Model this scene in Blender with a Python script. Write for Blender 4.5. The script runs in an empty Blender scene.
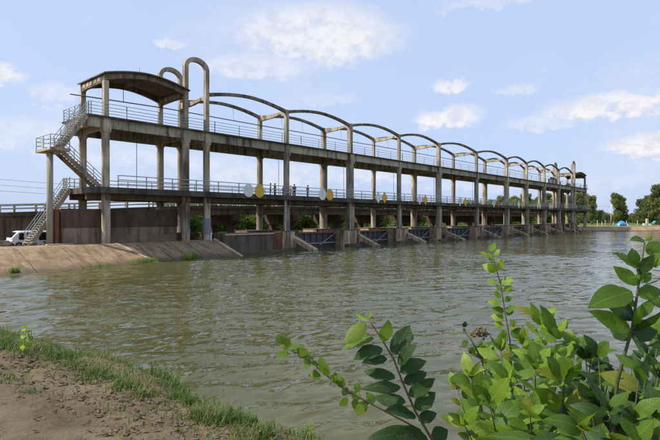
import bpy, bmesh, math, random
import numpy as np
from mathutils import Vector, Matrix
random.seed(7)
rng = np.random.default_rng(7)
sc = bpy.context.scene
COL = sc.collection
R = math.radians

# ------------------------------------------------------------------ camera
# world X runs along the bridge (away to the right), world Y away from the camera across it, water at z = 0
YAW = math.atan(455 / 500)
CS, CC = math.sin(YAW), math.cos(YAW)
EYE = Vector((0.0, -43.0, 3.55))
cd = bpy.data.cameras.new('camera'); cam = bpy.data.objects.new('camera', cd); COL.objects.link(cam)
cam.location = EYE
cam.rotation_euler = (R(90 - 0.17), 0, -(math.pi / 2 - YAW))
cd.sensor_width = 36; cd.lens = 36 * 500 / 660; cd.clip_start = 0.05; cd.clip_end = 9000
sc.camera = cam

# ------------------------------------------------------------------ sky, sun, exposure
SUN_EL, SUN_AZ = R(46), math.atan2(-CS, CC) - R(9)  # azimuth from +Y towards +X: sun stands to the left
world = bpy.data.worlds.new('World'); sc.world = world; world.use_nodes = True
wn = world.node_tree.nodes; wl = world.node_tree.links; wn.clear()
def wmath(op, a, b=None, c=None):
    n = wn.new('ShaderNodeMath'); n.operation = op
    for i, v in enumerate((a, b, c)):
        if v is None: continue
        if isinstance(v, (int, float)): n.inputs[i].default_value = v
        else: wl.new(v, n.inputs[i])
    return n.outputs[0]
w_out = wn.new('ShaderNodeOutputWorld'); w_bg = wn.new('ShaderNodeBackground'); w_bg.inputs[1].default_value = 0.10
sky = wn.new('ShaderNodeTexSky'); sky.sky_type = 'NISHITA'; sky.sun_disc = False
sky.sun_elevation = SUN_EL; sky.sun_rotation = SUN_AZ; sky.air_density = 1.0; sky.dust_density = 2.2; sky.ozone_density = 1.6
tc = wn.new('ShaderNodeTexCoord'); sep = wn.new('ShaderNodeSeparateXYZ'); wl.new(tc.outputs['Generated'], sep.inputs[0])
def wnoise(scale, detail, rough, vec):
    n = wn.new('ShaderNodeTexNoise'); n.inputs['Scale'].default_value = scale; n.inputs['Detail'].default_value = detail
    n.inputs['Roughness'].default_value = rough; wl.new(vec, n.inputs['Vector']); return n.outputs['Fac']
mp = wn.new('ShaderNodeMapping'); mp.inputs['Scale'].default_value = (1, 1, 1.5); wl.new(tc.outputs['Generated'], mp.inputs[0])
n_big = wnoise(3.2, 7, 0.58, mp.outputs[0]); n_mid = wnoise(13, 7, 0.6, mp.outputs[0]); n_puff = wnoise(38, 5, 0.62, mp.outputs[0])
az = wmath('ARCTAN2', sep.outputs[0], sep.outputs[1]); el = wmath('ARCSINE', sep.outputs[2])
az = wmath('MULTIPLY_ADD', wmath('SUBTRACT', n_puff, 0.5), 0.035, wmath('MULTIPLY_ADD', wmath('SUBTRACT', n_mid, 0.5), 0.05, az))
el = wmath('MULTIPLY_ADD', wmath('SUBTRACT', n_puff, 0.5), 0.045, el)
el = wmath('MULTIPLY_ADD', wmath('SUBTRACT', n_mid, 0.5), 0.05, el)
BASE_AZ = math.pi / 2 - YAW
def wsmooth(v, lo, hi):
    m = wn.new('ShaderNodeMapRange'); m.interpolation_type = 'SMOOTHSTEP'
    m.inputs['From Min'].default_value = lo; m.inputs['From Max'].default_value = hi
    wl.new(v, m.inputs[0]); return m.outputs[0]
# cumulus clouds: (azimuth offset from the bridge view, elevation, half width, half height, density) in degrees
clouds = [(-1.6, 19.9, 9.5, 3.3, .85), (-8.5, 16.6, 6.5, 1.5, .55), (-.2, 13.3, 3.2, .9, .35), (13.2, 10.9, 3.4, 1.35, .95), (29.5, 11.0, 6.0, 1.4, .95),
          (24.0, 10.0, 4.5, .9, .45), (33.0, 7.0, 4.5, 1.3, .95), (31.0, 3.6, 6.5, 1.0, .3), (13.4, 14.3, 2.0, .75, .8), (20.5, 13.5, 2.2, .5, .4),
          (-17.6, 18.5, 1.8, .6, .55), (-20.0, 14.2, 1.2, .8, .6), (-34.0, 13.5, 2.6, 1.2, .8), (-28.6, 12.2, 2.6, 1.0, .5), (18.0, 22.3, 6, .7, .35),
          (-31.0, 8.0, 7.5, 2.0, .45), (-19.0, 6.2, 10, 1.2, .5), (-7.0, 5.0, 9, 1.4, .5), (6.0, 5.2, 5.5, 1.4, .6), (18.0, 3.6, 8, .9, .35),
          (-62, 14, 10, 3, .7), (-95, 17, 12, 4, .7), (70, 12, 12, 3, .7), (110, 16, 12, 4, .6), (160, 12, 14, 4, .7), (-140, 14, 12, 3.5, .7),
          (60, 30, 12, 4, .5), (-60, 34, 12, 5, .5), (10, 42, 14, 5, .5), (130, 36, 14, 5, .5), (-130, 38, 14, 5, .5)]
mask = None; flat = None
for (a, e, ra, re, d) in clouds:
    dx = wmath('SUBTRACT', az, BASE_AZ + R(a))
    dx = wmath('WRAP', dx, math.pi, -math.pi)
    dx = wmath('DIVIDE', dx, R(ra)); dy = wmath('DIVIDE', wmath('SUBTRACT', el, R(e)), R(re))
    dyl = wmath('MAXIMUM', wmath('MULTIPLY', dy, -1.25), dy)      # flatter base, rounder top
    q = wmath('SQRT', wmath('ADD', wmath('MULTIPLY', dx, dx), wmath('MULTIPLY', dyl, dyl)))
    m = wn.new('ShaderNodeMapRange'); m.interpolation_type = 'SMOOTHSTEP'
    m.inputs['From Min'].default_value = 1.35; m.inputs['From Max'].default_value = 0.55; m.inputs['To Max'].default_value = d
    wl.new(q, m.inputs[0])
    mask = m.outputs[0] if mask is None else wmath('MAXIMUM', mask, m.outputs[0])
mask = wmath('MULTIPLY', mask, wsmooth(n_mid, 0.12, 0.48))
veil = wmath('MULTIPLY', wsmooth(n_big, 0.44, 0.74), 0.30)
mask = wmath('MAXIMUM', mask, veil)
tone = wn.new('ShaderNodeMixRGB'); tone.inputs[1].default_value = (5.25, 5.3, 5.95, 1); tone.inputs[2].default_value = (6.5, 6.4, 6.45, 1)
wl.new(wsmooth(n_puff, 0.35, 0.62), tone.inputs[0])
hz = wn.new('ShaderNodeMixRGB'); hz.inputs[2].default_value = (4.0, 4.95, 6.95, 1); hz.inputs[0].default_value = 0.82      # thin high haze over the blue
wl.new(sky.outputs[0], hz.inputs[1])
mixc = wn.new('ShaderNodeMixRGB'); wl.new(mask, mixc.inputs[0]); wl.new(hz.outputs[0], mixc.inputs[1]); wl.new(tone.outputs[0], mixc.inputs[2])
wl.new(mixc.outputs[0], w_bg.inputs[0]); wl.new(w_bg.outputs[0], w_out.inputs[0])
world.cycles.sampling_method = 'MANUAL'; world.cycles.sample_map_resolution = 512

sd = bpy.data.lights.new('sun', 'SUN'); sun = bpy.data.objects.new('sun', sd); COL.objects.link(sun)
sd.energy = 3.9; sd.angle = R(1.5); sd.color = (1.0, 0.93, 0.82)
to_sun = Vector((math.sin(SUN_AZ) * math.cos(SUN_EL), math.cos(SUN_AZ) * math.cos(SUN_EL), math.sin(SUN_EL)))
sun.rotation_euler = (-to_sun).to_track_quat('-Z', 'Y').to_euler(); sun.location = (0, 0, 60)
vs = sc.view_settings; vs.view_transform = 'Standard'; vs.look = 'None'; vs.exposure = 0.56; vs.gamma = 1.0; vs.use_curve_mapping = False
sc.render.engine = 'CYCLES'

# ------------------------------------------------------------------ helpers
def cam_pt(px, py, depth):
    """a point of the place measured from the photograph (660 wide) at a known distance"""
    X = (px - 330) / 500 * depth
    return Vector((X * CS + depth * CC, -X * CC + depth * CS - 43.0, 3.55 - (py - 218.5) / 500 * depth))

class MB:
    def __init__(self): self.v = []; self.f = []
    def box(self, x0, x1, y0, y1, z0, z1):
        b = len(self.v)
        self.v += [(x0,y0,z0),(x1,y0,z0),(x1,y1,z0),(x0,y1,z0),(x0,y0,z1),(x1,y0,z1),(x1,y1,z1),(x0,y1,z1)]
        self.f += [tuple(b+i for i in q) for q in ((0,3,2,1),(4,5,6,7),(0,1,5,4),(1,2,6,5),(2,3,7,6),(3,0,4,7))]
        return self
    def loft(self, rings, cap=True):
        b = len(self.v); n = len(rings[0])
        for r in rings: self.v += [tuple(p) for p in r]
        for i in range(len(rings) - 1):
            for j in range(n):
                k = (j + 1) % n
                self.f.append((b+i*n+j, b+i*n+k, b+(i+1)*n+k, b+(i+1)*n+j))
        if cap:
            self.f.append(tuple(b + j for j in reversed(range(n)))); self.f.append(tuple(b + (len(rings)-1)*n + j for j in range(n)))
        return self
    def tube(self, pts, rad, n=6, cap=True):
        pts = [Vector(p) for p in pts]; rings = []
        if isinstance(rad, (int, float)): rad = [rad] * len(pts)
        up0 = None
        for i, p in enumerate(pts):
            d = (pts[min(i+1, len(pts)-1)] - pts[max(i-1, 0)]).normalized()
            if up0 is None:
                up0 = Vector((0,0,1)) if abs(d.z) < .9 else Vector((1,0,0))
            a = d.cross(up0).normalized(); b = a.cross(d).normalized(); up0 = b
            rings.append([p + (a*math.cos(t) + b*math.sin(t)) * rad[i] for t in [2*math.pi*j/n for j in range(n)]])
        return self.loft(rings, cap)
    def bar(self, p0, p1, w, h):
        """rectangular bar between two points, w across (horizontal), h in height"""
        p0, p1 = Vector(p0), Vector(p1); d = (p1 - p0).normalized()
        up = Vector((0,0,1)) if abs(d.z) < .99 else Vector((1,0,0))
        a = d.cross(up).normalized() * w / 2; b = a.cross(d).normalized() * h / 2
        return self.loft([[p - a - b, p + a - b, p + a + b, p - a + b] for p in (p0, p1)])
    def sweep_xz(self, prof, y0, y1):
        """closed polygon in the x-z plane extruded along y"""
        return self.loft([[(x, y0, z) for x, z in prof], [(x, y1, z) for x, z in prof]])
    def sweep_yz(self, prof, x0, x1):
        return self.loft([[(x0, y, z) for y, z in prof], [(x1, y, z) for y, z in prof]])
    def mesh(self, name, smooth=False):
        m = bpy.data.meshes.new(name); m.from_pydata(self.v, [], self.f); m.validate()
        bm = bmesh.new(); bm.from_mesh(m); bmesh.ops.recalc_face_normals(bm, faces=bm.faces); bm.to_mesh(m); bm.free()
        if smooth: m.polygons.foreach_set('use_smooth', [True] * len(m.polygons))
        return m
    def build(self, name, mat, parent=None, smooth=False):
        return link(name, self.mesh(name, smooth), mat, parent)

def link(name, mesh, mat=None, parent=None, mw=None):
    o = bpy.data.objects.new(name, mesh); COL.objects.link(o)
    if mat and mesh and not mesh.materials: mesh.materials.append(mat)
    if parent: o.parent = parent
    if mw is not None: o.matrix_local = mw
    return o
def tag(o, label, cat, group=None):
    o['label'] = label; o['category'] = cat
    if group: o['group'] = group
    return o
def empty(name, loc, label, cat, group=None, rz=0):
    o = bpy.data.objects.new(name, None); COL.objects.link(o); o.location = loc; o.rotation_euler = (0, 0, rz); o.empty_display_size = .2
    return tag(o, label, cat, group)
def structure(o): o['kind'] = 'structure'; return o
def stuff(o): o['kind'] = 'stuff'; return o
def at0(o, parent):
    """parent a mesh that was modelled in world coordinates"""
    o.parent = parent; o.matrix_parent_inverse = Matrix.Translation(parent.location).inverted(); return o

# ------------------------------------------------------------------ materials
class NT:
    def __init__(self, name):
        self.m = bpy.data.materials.new(name); self.m.use_nodes = True
        self.n = self.m.node_tree.nodes; self.l = self.m.node_tree.links
        self.b = self.n['Principled BSDF']; self.out = self.n['Material Output']
        self.g = self.n.new('ShaderNodeNewGeometry'); self.o = self.n.new('ShaderNodeObjectInfo')
    def pos(self, s=(1,1,1), rot=(0,0,0), off=None):
        v = self.g.outputs['Position']
        if off:
            a = self.n.new('ShaderNodeVectorMath'); a.operation = 'ADD'; self.l.new(v, a.inputs[0]); self.l.new(off, a.inputs[1]); v = a.outputs[0]
        mp = self.n.new('ShaderNodeMapping'); mp.inputs['Scale'].default_value = s; mp.inputs['Rotation'].default_value = rot
        self.l.new(v, mp.inputs[0]); return mp.outputs[0]
    def noise(self, scale, detail=5, rough=.55, vec=None, dist=0):
        n = self.n.new('ShaderNodeTexNoise'); n.inputs['Scale'].default_value = scale; n.inputs['Detail'].default_value = detail
        n.inputs['Roughness'].default_value = rough; n.inputs['Distortion'].default_value = dist
        self.l.new(vec if vec is not None else self.g.outputs['Position'], n.inputs['Vector']); return n.outputs['Fac']
    def ramp(self, v, lo, hi, a=0., b=1.):
        m = self.n.new('ShaderNodeMapRange'); m.interpolation_type = 'SMOOTHSTEP'
        for k, x in (('From Min', lo), ('From Max', hi), ('To Min', a), ('To Max', b)): m.inputs[k].default_value = x
        self.l.new(v, m.inputs[0]); return m.outputs[0]
    def math(self, op, a, b):
        n = self.n.new('ShaderNodeMath'); n.operation = op
        for i, v in enumerate((a, b)):
            if isinstance(v, (int, float)): n.inputs[i].default_value = v
            else: self.l.new(v, n.inputs[i])
        return n.outputs[0]
    def mix(self, f, a, b, mode='MIX'):
        n = self.n.new('ShaderNodeMixRGB'); n.blend_type = mode
        for i, v in enumerate((f, a, b)):
            if isinstance(v, (int, float)): n.inputs[i].default_value = v
            elif isinstance(v, tuple): n.inputs[i].default_value = v if len(v) == 4 else v + (1,)
            else: self.l.new(v, n.inputs[i])
        return n.outputs[0]
    def bump(self, h, strength=.3, dist=.02, prev=None):
        n = self.n.new('ShaderNodeBump'); n.inputs['Strength'].default_value = strength; n.inputs['Distance'].default_value = dist
        self.l.new(h, n.inputs['Height'])
        if prev is not None: self.l.new(prev, n.inputs['Normal'])
        return n.outputs[0]
    def done(self, col, rough=.85, nrm=None, spec=.3, metal=0.):
        if isinstance(col, tuple): self.b.inputs['Base Color'].default_value = col if len(col) == 4 else col + (1,)
        else: self.l.new(col, self.b.inputs['Base Color'])
        if isinstance(rough, (int, float)): self.b.inputs['Roughness'].default_value = rough
        else: self.l.new(rough, self.b.inputs['Roughness'])
        self.b.inputs['Specular IOR Level'].default_value = spec; self.b.inputs['Metallic'].default_value = metal
        if nrm is not None: self.l.new(nrm, self.b.inputs['Normal'])
        return self.m

def concrete(name, light, dark, stain, streak=.75, rust=0.):
    t = NT(name)
    n1 = t.noise(.55, 6, .6); n2 = t.noise(6, 6, .65)
    c = t.mix(t.ramp(n1, .32, .68), light, dark)
    c = t.mix(t.ramp(n2, .45, .75, 0, .5), c, tuple(x * .55 for x in dark))
    st = t.noise(1.6, 5, .65, t.pos((1, 1, .13)))
    st2 = t.noise(5.5, 4, .6, t.pos((1, 1, .06)))
    m = t.math('MULTIPLY', t.ramp(st, .47, .66), streak)
    m2 = t.math('MULTIPLY', t.ramp(st2, .54, .70), streak * .75)
    c = t.mix(m, c, stain); c = t.mix(m2, c, stain)
    if rust:
        c = t.mix(t.math('MULTIPLY', t.ramp(t.noise(1.1, 4, .6, t.pos((1, 1, .3))), .56, .70), rust), c, (.20, .075, .03))
    c = t.mix(1.0, c, t.mix(t.o.outputs['Random'], (.78,.77,.75), (1.12,1.1,1.06)), 'MULTIPLY')
    hv = t.noise(24, 4, .7)
    return t.done(c, .9, t.bump(hv, .35, .02), .2)
M = {}
M['concrete'] = concrete('weathered_concrete', (.54,.475,.375), (.34,.285,.215), (.075,.062,.047), .8)
M['girder'] = concrete('girder_concrete', (.52,.47,.39), (.36,.315,.25), (.06,.05,.039), .85)
M['rib'] = concrete('rib_concrete', (.27,.23,.18), (.13,.108,.082), (.04,.034,.027), .8)
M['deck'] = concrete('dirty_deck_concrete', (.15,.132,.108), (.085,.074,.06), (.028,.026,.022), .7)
M['pier'] = concrete('pier_concrete', (.60,.47,.32), (.34,.25,.16), (.055,.043,.03), .9, .35)
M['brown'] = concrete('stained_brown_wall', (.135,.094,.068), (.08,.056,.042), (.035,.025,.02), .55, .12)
M['plaster'] = concrete('plaster_wall', (.33,.25,.18), (.205,.148,.105), (.085,.06,.042), .6, .3)
M['roadcon'] = concrete('road_bridge_concrete', (.23,.18,.13), (.125,.092,.066), (.045,.034,.026), .7, .12)
M['dullwall'] = concrete('apron_wall', (.20,.155,.115), (.12,.092,.07), (.05,.04,.032), .7, .15)
M['rustwall'] = concrete('rusty_wall', (.24,.11,.06), (.14,.06,.035), (.05,.03,.022), .6, .5)
M['post'] = concrete('pale_post', (.56,.54,.45), (.42,.40,.33), (.22,.20,.16), .45)
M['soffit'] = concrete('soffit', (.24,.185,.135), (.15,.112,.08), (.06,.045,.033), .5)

def simple(name, col, rough=.6, metal=0., var=.35, scale=4., dirt=(.08,.06,.045), dirt_amt=.35, spec=.4):
    t = NT(name)
    c = t.mix(t.ramp(t.noise(scale, 5, .6), .35, .7, 0, var), col, tuple(x * .6 for x in col))
    c = t.mix(t.ramp(t.noise(scale * 3, 4, .65, t.pos((1, 1, .3))), .5, .75, 0, dirt_amt), c, dirt)
    return t.done(c, rough, t.bump(t.noise(40, 3), .1, .005), spec, metal)
M['rail'] = simple('railing_paint', (.36,.40,.40), .5, 0, .4)
M['rail2'] = simple('deck_railing_paint', (.38,.40,.39), .5, 0, .4)
M['pipe'] = simple('dark_pipe', (.12,.11,.10), .6)
M['steel'] = simple('gate_steel', (.075,.082,.085), .55, .2, .5, 3., (.12,.07,.045), .6)
M['brace'] = simple('gate_brace', (.30,.27,.23), .6, .1, .4, 3., (.18,.11,.07), .5)
M['redpaint'] = simple('red_oxide_paint', (.27,.06,.035), .6, 0, .4)
M['maroon'] = simple('maroon_cabinet', (.12,.035,.028), .6)
M['white'] = simple('sign_white', (.80,.79,.75), .5, 0, .25, 3., (.35,.27,.18), .55)
M['cream'] = simple('sign_cream', (.74,.63,.42), .5, 0, .25, 3., (.35,.27,.18), .55)
M['yellow'] = simple('sign_yellow', (.68,.42,.05), .5, 0, .3, 3., (.24,.12,.04), .4)
M['orange'] = simple('sign_rust', (.42,.12,.03), .6, 0, .4, 3., (.16,.06,.03), .4)
M['vanwhite'] = simple('van_paint', (.78,.80,.84), .3, 0, .1, 3., (.4,.36,.3), .2)
M['black'] = simple('black_rubber', (.016,.016,.018), .6, 0, .2)
M['glass'] = NT('dark_glass').done((.012,.014,.018), .08, None, .6)
M['tarp'] = simple('blue_tarp', (.05,.27,.75), .5, 0, .3, 2., (.05,.2,.5), .2)
M['tarpwhite'] = simple('white_tarp', (.75,.77,.8), .5, 0, .2)
M['teal'] = simple('teal_paint', (.10,.34,.36), .4, 0, .2)
M['jacket'] = simple('zinc_jacket', (.22,.235,.25), .6, .1, .5)
M['wood'] = simple('grey_wood', (.22,.17,.125), .8, 0, .5, 8.)
M['wire'] = simple('wire', (.04,.04,.045), .6)

def foliage(name, a, b, transl=.35, young=None, gloss=.4, scale=6.):
    t = NT(name)
    c = t.mix(t.ramp(t.noise(scale, 3), .3, .7), a, b)
    c = t.mix(t.math('MULTIPLY', t.o.outputs['Random'], .5), c, tuple(x * .55 for x in b))
    if young: c = t.mix(t.ramp(t.noise(scale * .35, 2), .52, .68), c, young)
    t.done(c, gloss, None, .35)
    tr = t.n.new('ShaderNodeBsdfTranslucent'); t.l.new(t.mix(.5, c, tuple(min(1, x * 2.0) for x in b)), tr.inputs[0])
    mx = t.n.new('ShaderNodeMixShader'); mx.inputs[0].default_value = transl
    t.l.new(t.b.outputs[0], mx.inputs[1]); t.l.new(tr.outputs[0], mx.inputs[2]); t.l.new(mx.outputs[0], t.out.inputs[0])
    return t.m
M['tree_a'] = foliage('tree_foliage', (.12,.16,.045), (.20,.235,.07), .4, None, .6, .8)
M['tree_b'] = foliage('dark_tree_foliage', (.082,.115,.036), (.145,.178,.06), .36, None, .6, .8)
M['tree_c'] = foliage('light_tree_foliage', (.10,.16,.03), (.17,.24,.05), .35, None, .6, .8)
M['bark'] = simple('bark', (.12,.09,.065), .9, 0, .5, 5.)
M['grass'] = foliage('grass_blades', (.06,.115,.018), (.115,.175,.034), .35, (.20,.20,.07), .6, 5.)
def leafmat(name, dark, mid, transl):
    t = NT(name)
    tcn = t.n.new('ShaderNodeTexCoord'); sp = t.n.new('ShaderNodeSeparateXYZ'); t.l.new(tcn.outputs['Object'], sp.inputs[0])
    yy = t.math('ABSOLUTE', sp.outputs[1], 0)
    vein = t.ramp(yy, .004, .012, 1, 0)
    w = t.n.new('ShaderNodeTexWave'); w.wave_type = 'BANDS'; w.bands_direction = 'X'; w.inputs['Scale'].default_value = 3.2; w.inputs['Distortion'].default_value = .6
    sh = t.n.new('ShaderNodeCombineXYZ'); t.l.new(t.math('SUBTRACT', sp.outputs[0], t.math('MULTIPLY', yy, .8)), sh.inputs[0]); t.l.new(sh.outputs[0], w.inputs['Vector'])
    side = t.ramp(w.outputs['Fac'], .88, .99, 0, .05)
    c = t.mix(t.o.outputs['Random'], dark, mid)
    c = t.mix(t.ramp(t.noise(30, 4, .6), .35, .7, 0, .5), c, tuple(x * .7 for x in mid))
    c = t.mix(t.ramp(t.noise(75, 3, .6), .61, .71, 0, .6), c, (.11, .08, .03))
    c = t.mix(t.ramp(t.o.outputs['Random'], .93, .97, 0, .6), c, (.24, .20, .03))
    c = t.mix(t.math('MAXIMUM', t.math('MULTIPLY', vein, .5), side), c, tuple(min(1, x * 1.8 + .01) for x in mid))
    nr = t.bump(w.outputs['Fac'], .08, .003, t.bump(t.noise(60, 3), .15, .003))
    t.done(c, .5, nr, .28)
    tr = t.n.new('ShaderNodeBsdfTranslucent'); t.l.new(t.mix(.6, c, (min(1, mid[0]*2.4), min(1, mid[1]*2.2), mid[2]*1.2)), tr.inputs[0])
    mx = t.n.new('ShaderNodeMixShader'); mx.inputs[0].default_value = transl
    t.l.new(t.b.outputs[0], mx.inputs[1]); t.l.new(tr.outputs[0], mx.inputs[2]); t.l.new(mx.outputs[0], t.out.inputs[0])
    return t.m
M['leaf_dark'] = leafmat('dark_glossy_leaf', (.015,.040,.009), (.034,.078,.013), .22)
M['leaf_mid'] = leafmat('mid_green_leaf', (.052,.112,.013), (.105,.19,.020), .4)
M['leaf_young'] = leafmat('young_light_leaf', (.125,.225,.022), (.21,.32,.034), .42)
M['stem'] = simple('green_brown_stem', (.06,.075,.026), .7, 0, .4, 20.)
M['twig'] = simple('dry_twig', (.13,.085,.055), .8, 0, .5, 20.)
M['deadleaf'] = simple('dead_leaf', (.16,.10,.055), .8, 0, .8, 9., (.05,.032,.022), .85)
M['flower'] = simple('dry_flower_head', (.15,.125,.06), .9, 0, .5, 30.)

# ground materials
t = NT('bank_soil')
n1 = t.noise(1.1, 7, .62); n2 = t.noise(7, 7, .68); n3 = t.noise(30, 5, .7)
c = t.mix(t.ramp(n1, .35, .68), (.105,.079,.047), (.178,.140,.090))
c = t.mix(t.ramp(n2, .48, .72, 0, .75), c, (.065,.046,.031))
c = t.mix(t.ramp(n3, .56, .72, 0, .6), c, (.19,.155,.11))
h = t.math('ADD', t.math('MULTIPLY', n2, .6), t.math('MULTIPLY', n3, .4))
M['soil'] = t.done(c, .95, t.bump(h, .7, .05), .15)
t = NT('land_surface')
sp = t.n.new('ShaderNodeSeparateXYZ'); t.l.new(t.g.outputs['Position'], sp.inputs[0])
gr = t.mix(t.ramp(t.noise(.22, 6, .65), .35, .65), (.085,.125,.028), (.15,.165,.05))
gr = t.mix(t.ramp(t.noise(.8, 6, .7), .55, .75), gr, (.19,.145,.09))
sand = t.mix(t.ramp(t.noise(.7, 7, .7), .3, .7), (.40,.29,.185), (.25,.165,.10))
sand = t.mix(t.ramp(t.noise(2.2, 6, .7, t.pos((1, 1, 3))), .5, .75, 0, .7), sand, (.14,.10,.06))
hh = t.math('ADD', sp.outputs[2], t.math('MULTIPLY', t.math('SUBTRACT', t.noise(.5, 4), .5), 1.2))
c = t.mix(t.ramp(hh, .95, 1.28), sand, gr)
c = t.mix(t.ramp(sp.outputs[2], .02, .22, 1, 0), c, (.10,.075,.05))
M['land'] = t.done(c, .95, t.bump(t.noise(5, 6, .7), .6, .1), .1)
t = NT('embankment_slab')
n1 = t.noise(.7, 7, .62); n2 = t.noise(5, 7, .68)
c = t.mix(t.ramp(n1, .3, .7), (.38,.275,.17), (.25,.17,.10))
c = t.mix(t.ramp(t.noise(1.2, 5, .65, t.pos((1.5, .22, .5))), .46, .66, 0, .8), c, (.145,.10,.062))
c = t.mix(t.ramp(n2, .46, .70, 0, .7), c, (.13,.09,.056))
c = t.mix(t.ramp(t.noise(.33, 5, .7), .52, .62, 0, .6), c, (.17,.125,.08))
sp = t.n.new('ShaderNodeSeparateXYZ'); t.l.new(t.g.outputs['Position'], sp.inputs[0])
c = t.mix(t.ramp(t.math('ADD', sp.outputs[2], t.math('MULTIPLY', n2, .35)), .2, .62, .85, 0), c, (.105,.082,.052))     # damp, silted toe
M['slab'] = t.done(c, .92, t.bump(n2, .5, .04), .15)
M['kerb'] = concrete('pale_kerb', (.50,.41,.30), (.36,.28,.20), (.16,.12,.085), .5)

# murky water
t = NT('murky_water')
rot = (0, 0, BASE_AZ)
v1 = t.pos((1.25, 2.0, 1), rot); v2 = t.pos((3.4, 5.0, 1), (0, 0, BASE_AZ + .5)); v3 = t.pos((.42, .62, 1), (0, 0, BASE_AZ - .35))
w1 = t.noise(1.0, 1.0, .4, v1, .5); w2 = t.noise(1.0, 2, .5, v2, .6); w3 = t.noise(1.0, 2, .5, v3, .4)
patch = t.ramp(t.noise(.11, 3, .5), .36, .62, .45, 1.0)
hgt = t.math('ADD', t.math('MULTIPLY', w1, .5), t.math('ADD', t.math('MULTIPLY', w2, .045), t.math('MULTIPLY', w3, .6)))
hgt = t.math('MULTIPLY', hgt, patch)
c = t.mix(t.ramp(t.noise(.05, 4, .6), .35, .65), (.064,.063,.020), (.080,.077,.027))
M['water'] = t.done(c, .04, t.bump(hgt, 1.0, .17), .5)
t.b.inputs['IOR'].default_value = 1.333
t.b.inputs['Specular Tint'].default_value = (1, 1, 1, 1)

# ------------------------------------------------------------------ the setting: land, water, near bank
def seg_dist(px, py, poly):
    """signed distance to a closed polygon, positive outside"""
    n = len(poly); best = np.full(px.shape, 1e9); inside = np.zeros(px.shape, bool)
    for i in range(n):
        (ax, ay), (bx, by) = poly[i], poly[(i + 1) % n]
        dx, dy = bx - ax, by - ay
        tt = np.clip(((px - ax) * dx + (py - ay) * dy) / (dx*dx + dy*dy), 0, 1)
        best = np.minimum(best, np.hypot(px - ax - tt*dx, py - ay - tt*dy))
        cond = ((ay > py) != (by > py)) & (px < (bx - ax) * (py - ay) / (by - ay + 1e-12) + ax)
        inside ^= cond
    return np.where(inside, -best, best)
def grid_noise(x, y, seed, scale):
    r = np.random.default_rng(seed); z = np.zeros(x.shape)
    for k in range(10):
        a = r.uniform(0, 2*math.pi); f = scale * r.uniform(.5, 2.4); z += np.sin((x*math.cos(a) + y*math.sin(a)) * f + r.uniform(0, 6.28)) / 10
    return z
WATER = [(14,-75),(5.2,-46),(4.6,-38),(4.0,-30),(3.2,-15),(4.2,-3),(12,.6),(30.5,1.0),(31.5,8),(33,28),(80,30),(152,24),(152.2,8),(152.8,0),(157,-6),(162.4,-10.4),(175,-15.7),(205,-33),(236,-62),(262,-120),(250,-220),(160,-300),(60,-260)]
def axis(dense, lo, hi, step, far):
    a = list(np.arange(lo, hi + step/2, step)); s = step; x = lo
    while x > -far: s *= 1.35; x -= s; a.insert(0, x)
    s = step; x = a[-1]
    while x < far: s *= 1.35; x += s; a.append(x)
    return np.array(a)
gx = axis(0, -14, 250, 1.5, 3500); gy = axis(0, -75, 70, 1.5, 3500)
GX, GY = np.meshgrid(gx, gy, indexing='ij')
d = seg_dist(GX, GY, WATER)
dd = d + grid_noise(GX, GY, 3, .35) * 1.0
Z = np.where(dd > 0, np.minimum(1.15, dd * .42) + np.clip((dd - 6) * .006, 0, .55) + grid_noise(GX, GY, 5, .12) * .12 * (dd > 2), np.maximum(-2.2, dd * .7))
near = (GX > -60) & (GX < 40) & (GY < 13)
Z = np.where(near, np.minimum(Z, .72), Z)
cambox = (GX > -15) & (GX < 12) & (GY < -10.5) & (GY > -70)
Z = np.where(cambox, np.minimum(Z, -.6), Z)
def grid_obj(name, X, Y, Z, mat):
    nx, ny = X.shape
    v = np.stack([X, Y, Z], -1).reshape(-1, 3)
    i = np.arange(nx - 1)[:, None] * ny + np.arange(ny - 1)[None, :]
    f = np.stack([i, i + ny, i + ny + 1, i + 1], -1).reshape(-1, 4)
    m = bpy.data.meshes.new(name); m.from_pydata(v.tolist(), [], f.tolist()); m.polygons.foreach_set('use_smooth', [True] * len(m.polygons))
    return link(name, m, mat)
structure(grid_obj('ground', GX, GY, Z, M['land']))
# line of the near bank's edge
ex = np.array([-70,-50,-46,-44.3,-42.4,-41.2,-40,-38.7,-37.2,-35.8,-34.7,-31,-26,-18,-9.]); es = np.array([6,2.9,2.6,2.5,2.45,2.55,2.68,2.74,2.66,2.48,2.16,1.8,1.5,1.2,2.])
def edge_s(y): return np.interp(y, ex, es)
edge_line = edge_s
# open water with real wind ripples on the near reach
wax = np.concatenate([np.linspace(-40, .2, 8), np.arange(.4, 52, .125), np.linspace(52.5, 420, 30)])
way = np.concatenate([np.linspace(-330, -52, 20), np.arange(-50, -1.2, .125), np.linspace(-1, 40, 12)])
WX, WY = np.meshgrid(wax, way, indexing='ij')
wz = np.zeros(WX.shape); rw = np.random.default_rng(21)
for i in range(56):
    lam = math.exp(rw.uniform(math.log(.5), math.log(1.9))); ang = YAW + .2 + rw.normal(0, .28); kk = 2*math.pi/lam
    wz += .0037 * lam * np.sin((WX*math.cos(ang) + WY*math.sin(ang))*kk + rw.uniform(0, 6.28))
gust = np.clip(.62 + 1.1 * grid_noise(WX, WY, 31, .28), .22, 1.25)
shore = np.clip((WX - edge_line(WY) - 1.2) / 5.0, .16, 1)
fade = np.clip((WX - .6) / 1.5, 0, 1) * np.clip((51.5 - WX) / 6, 0, 1) * np.clip((WY + 49.5) / 3, 0, 1) * np.clip((-1.4 - WY) / 5, 0, 1)
structure(grid_obj('water', WX, WY, wz * gust * shore * fade, M['water']))

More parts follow.
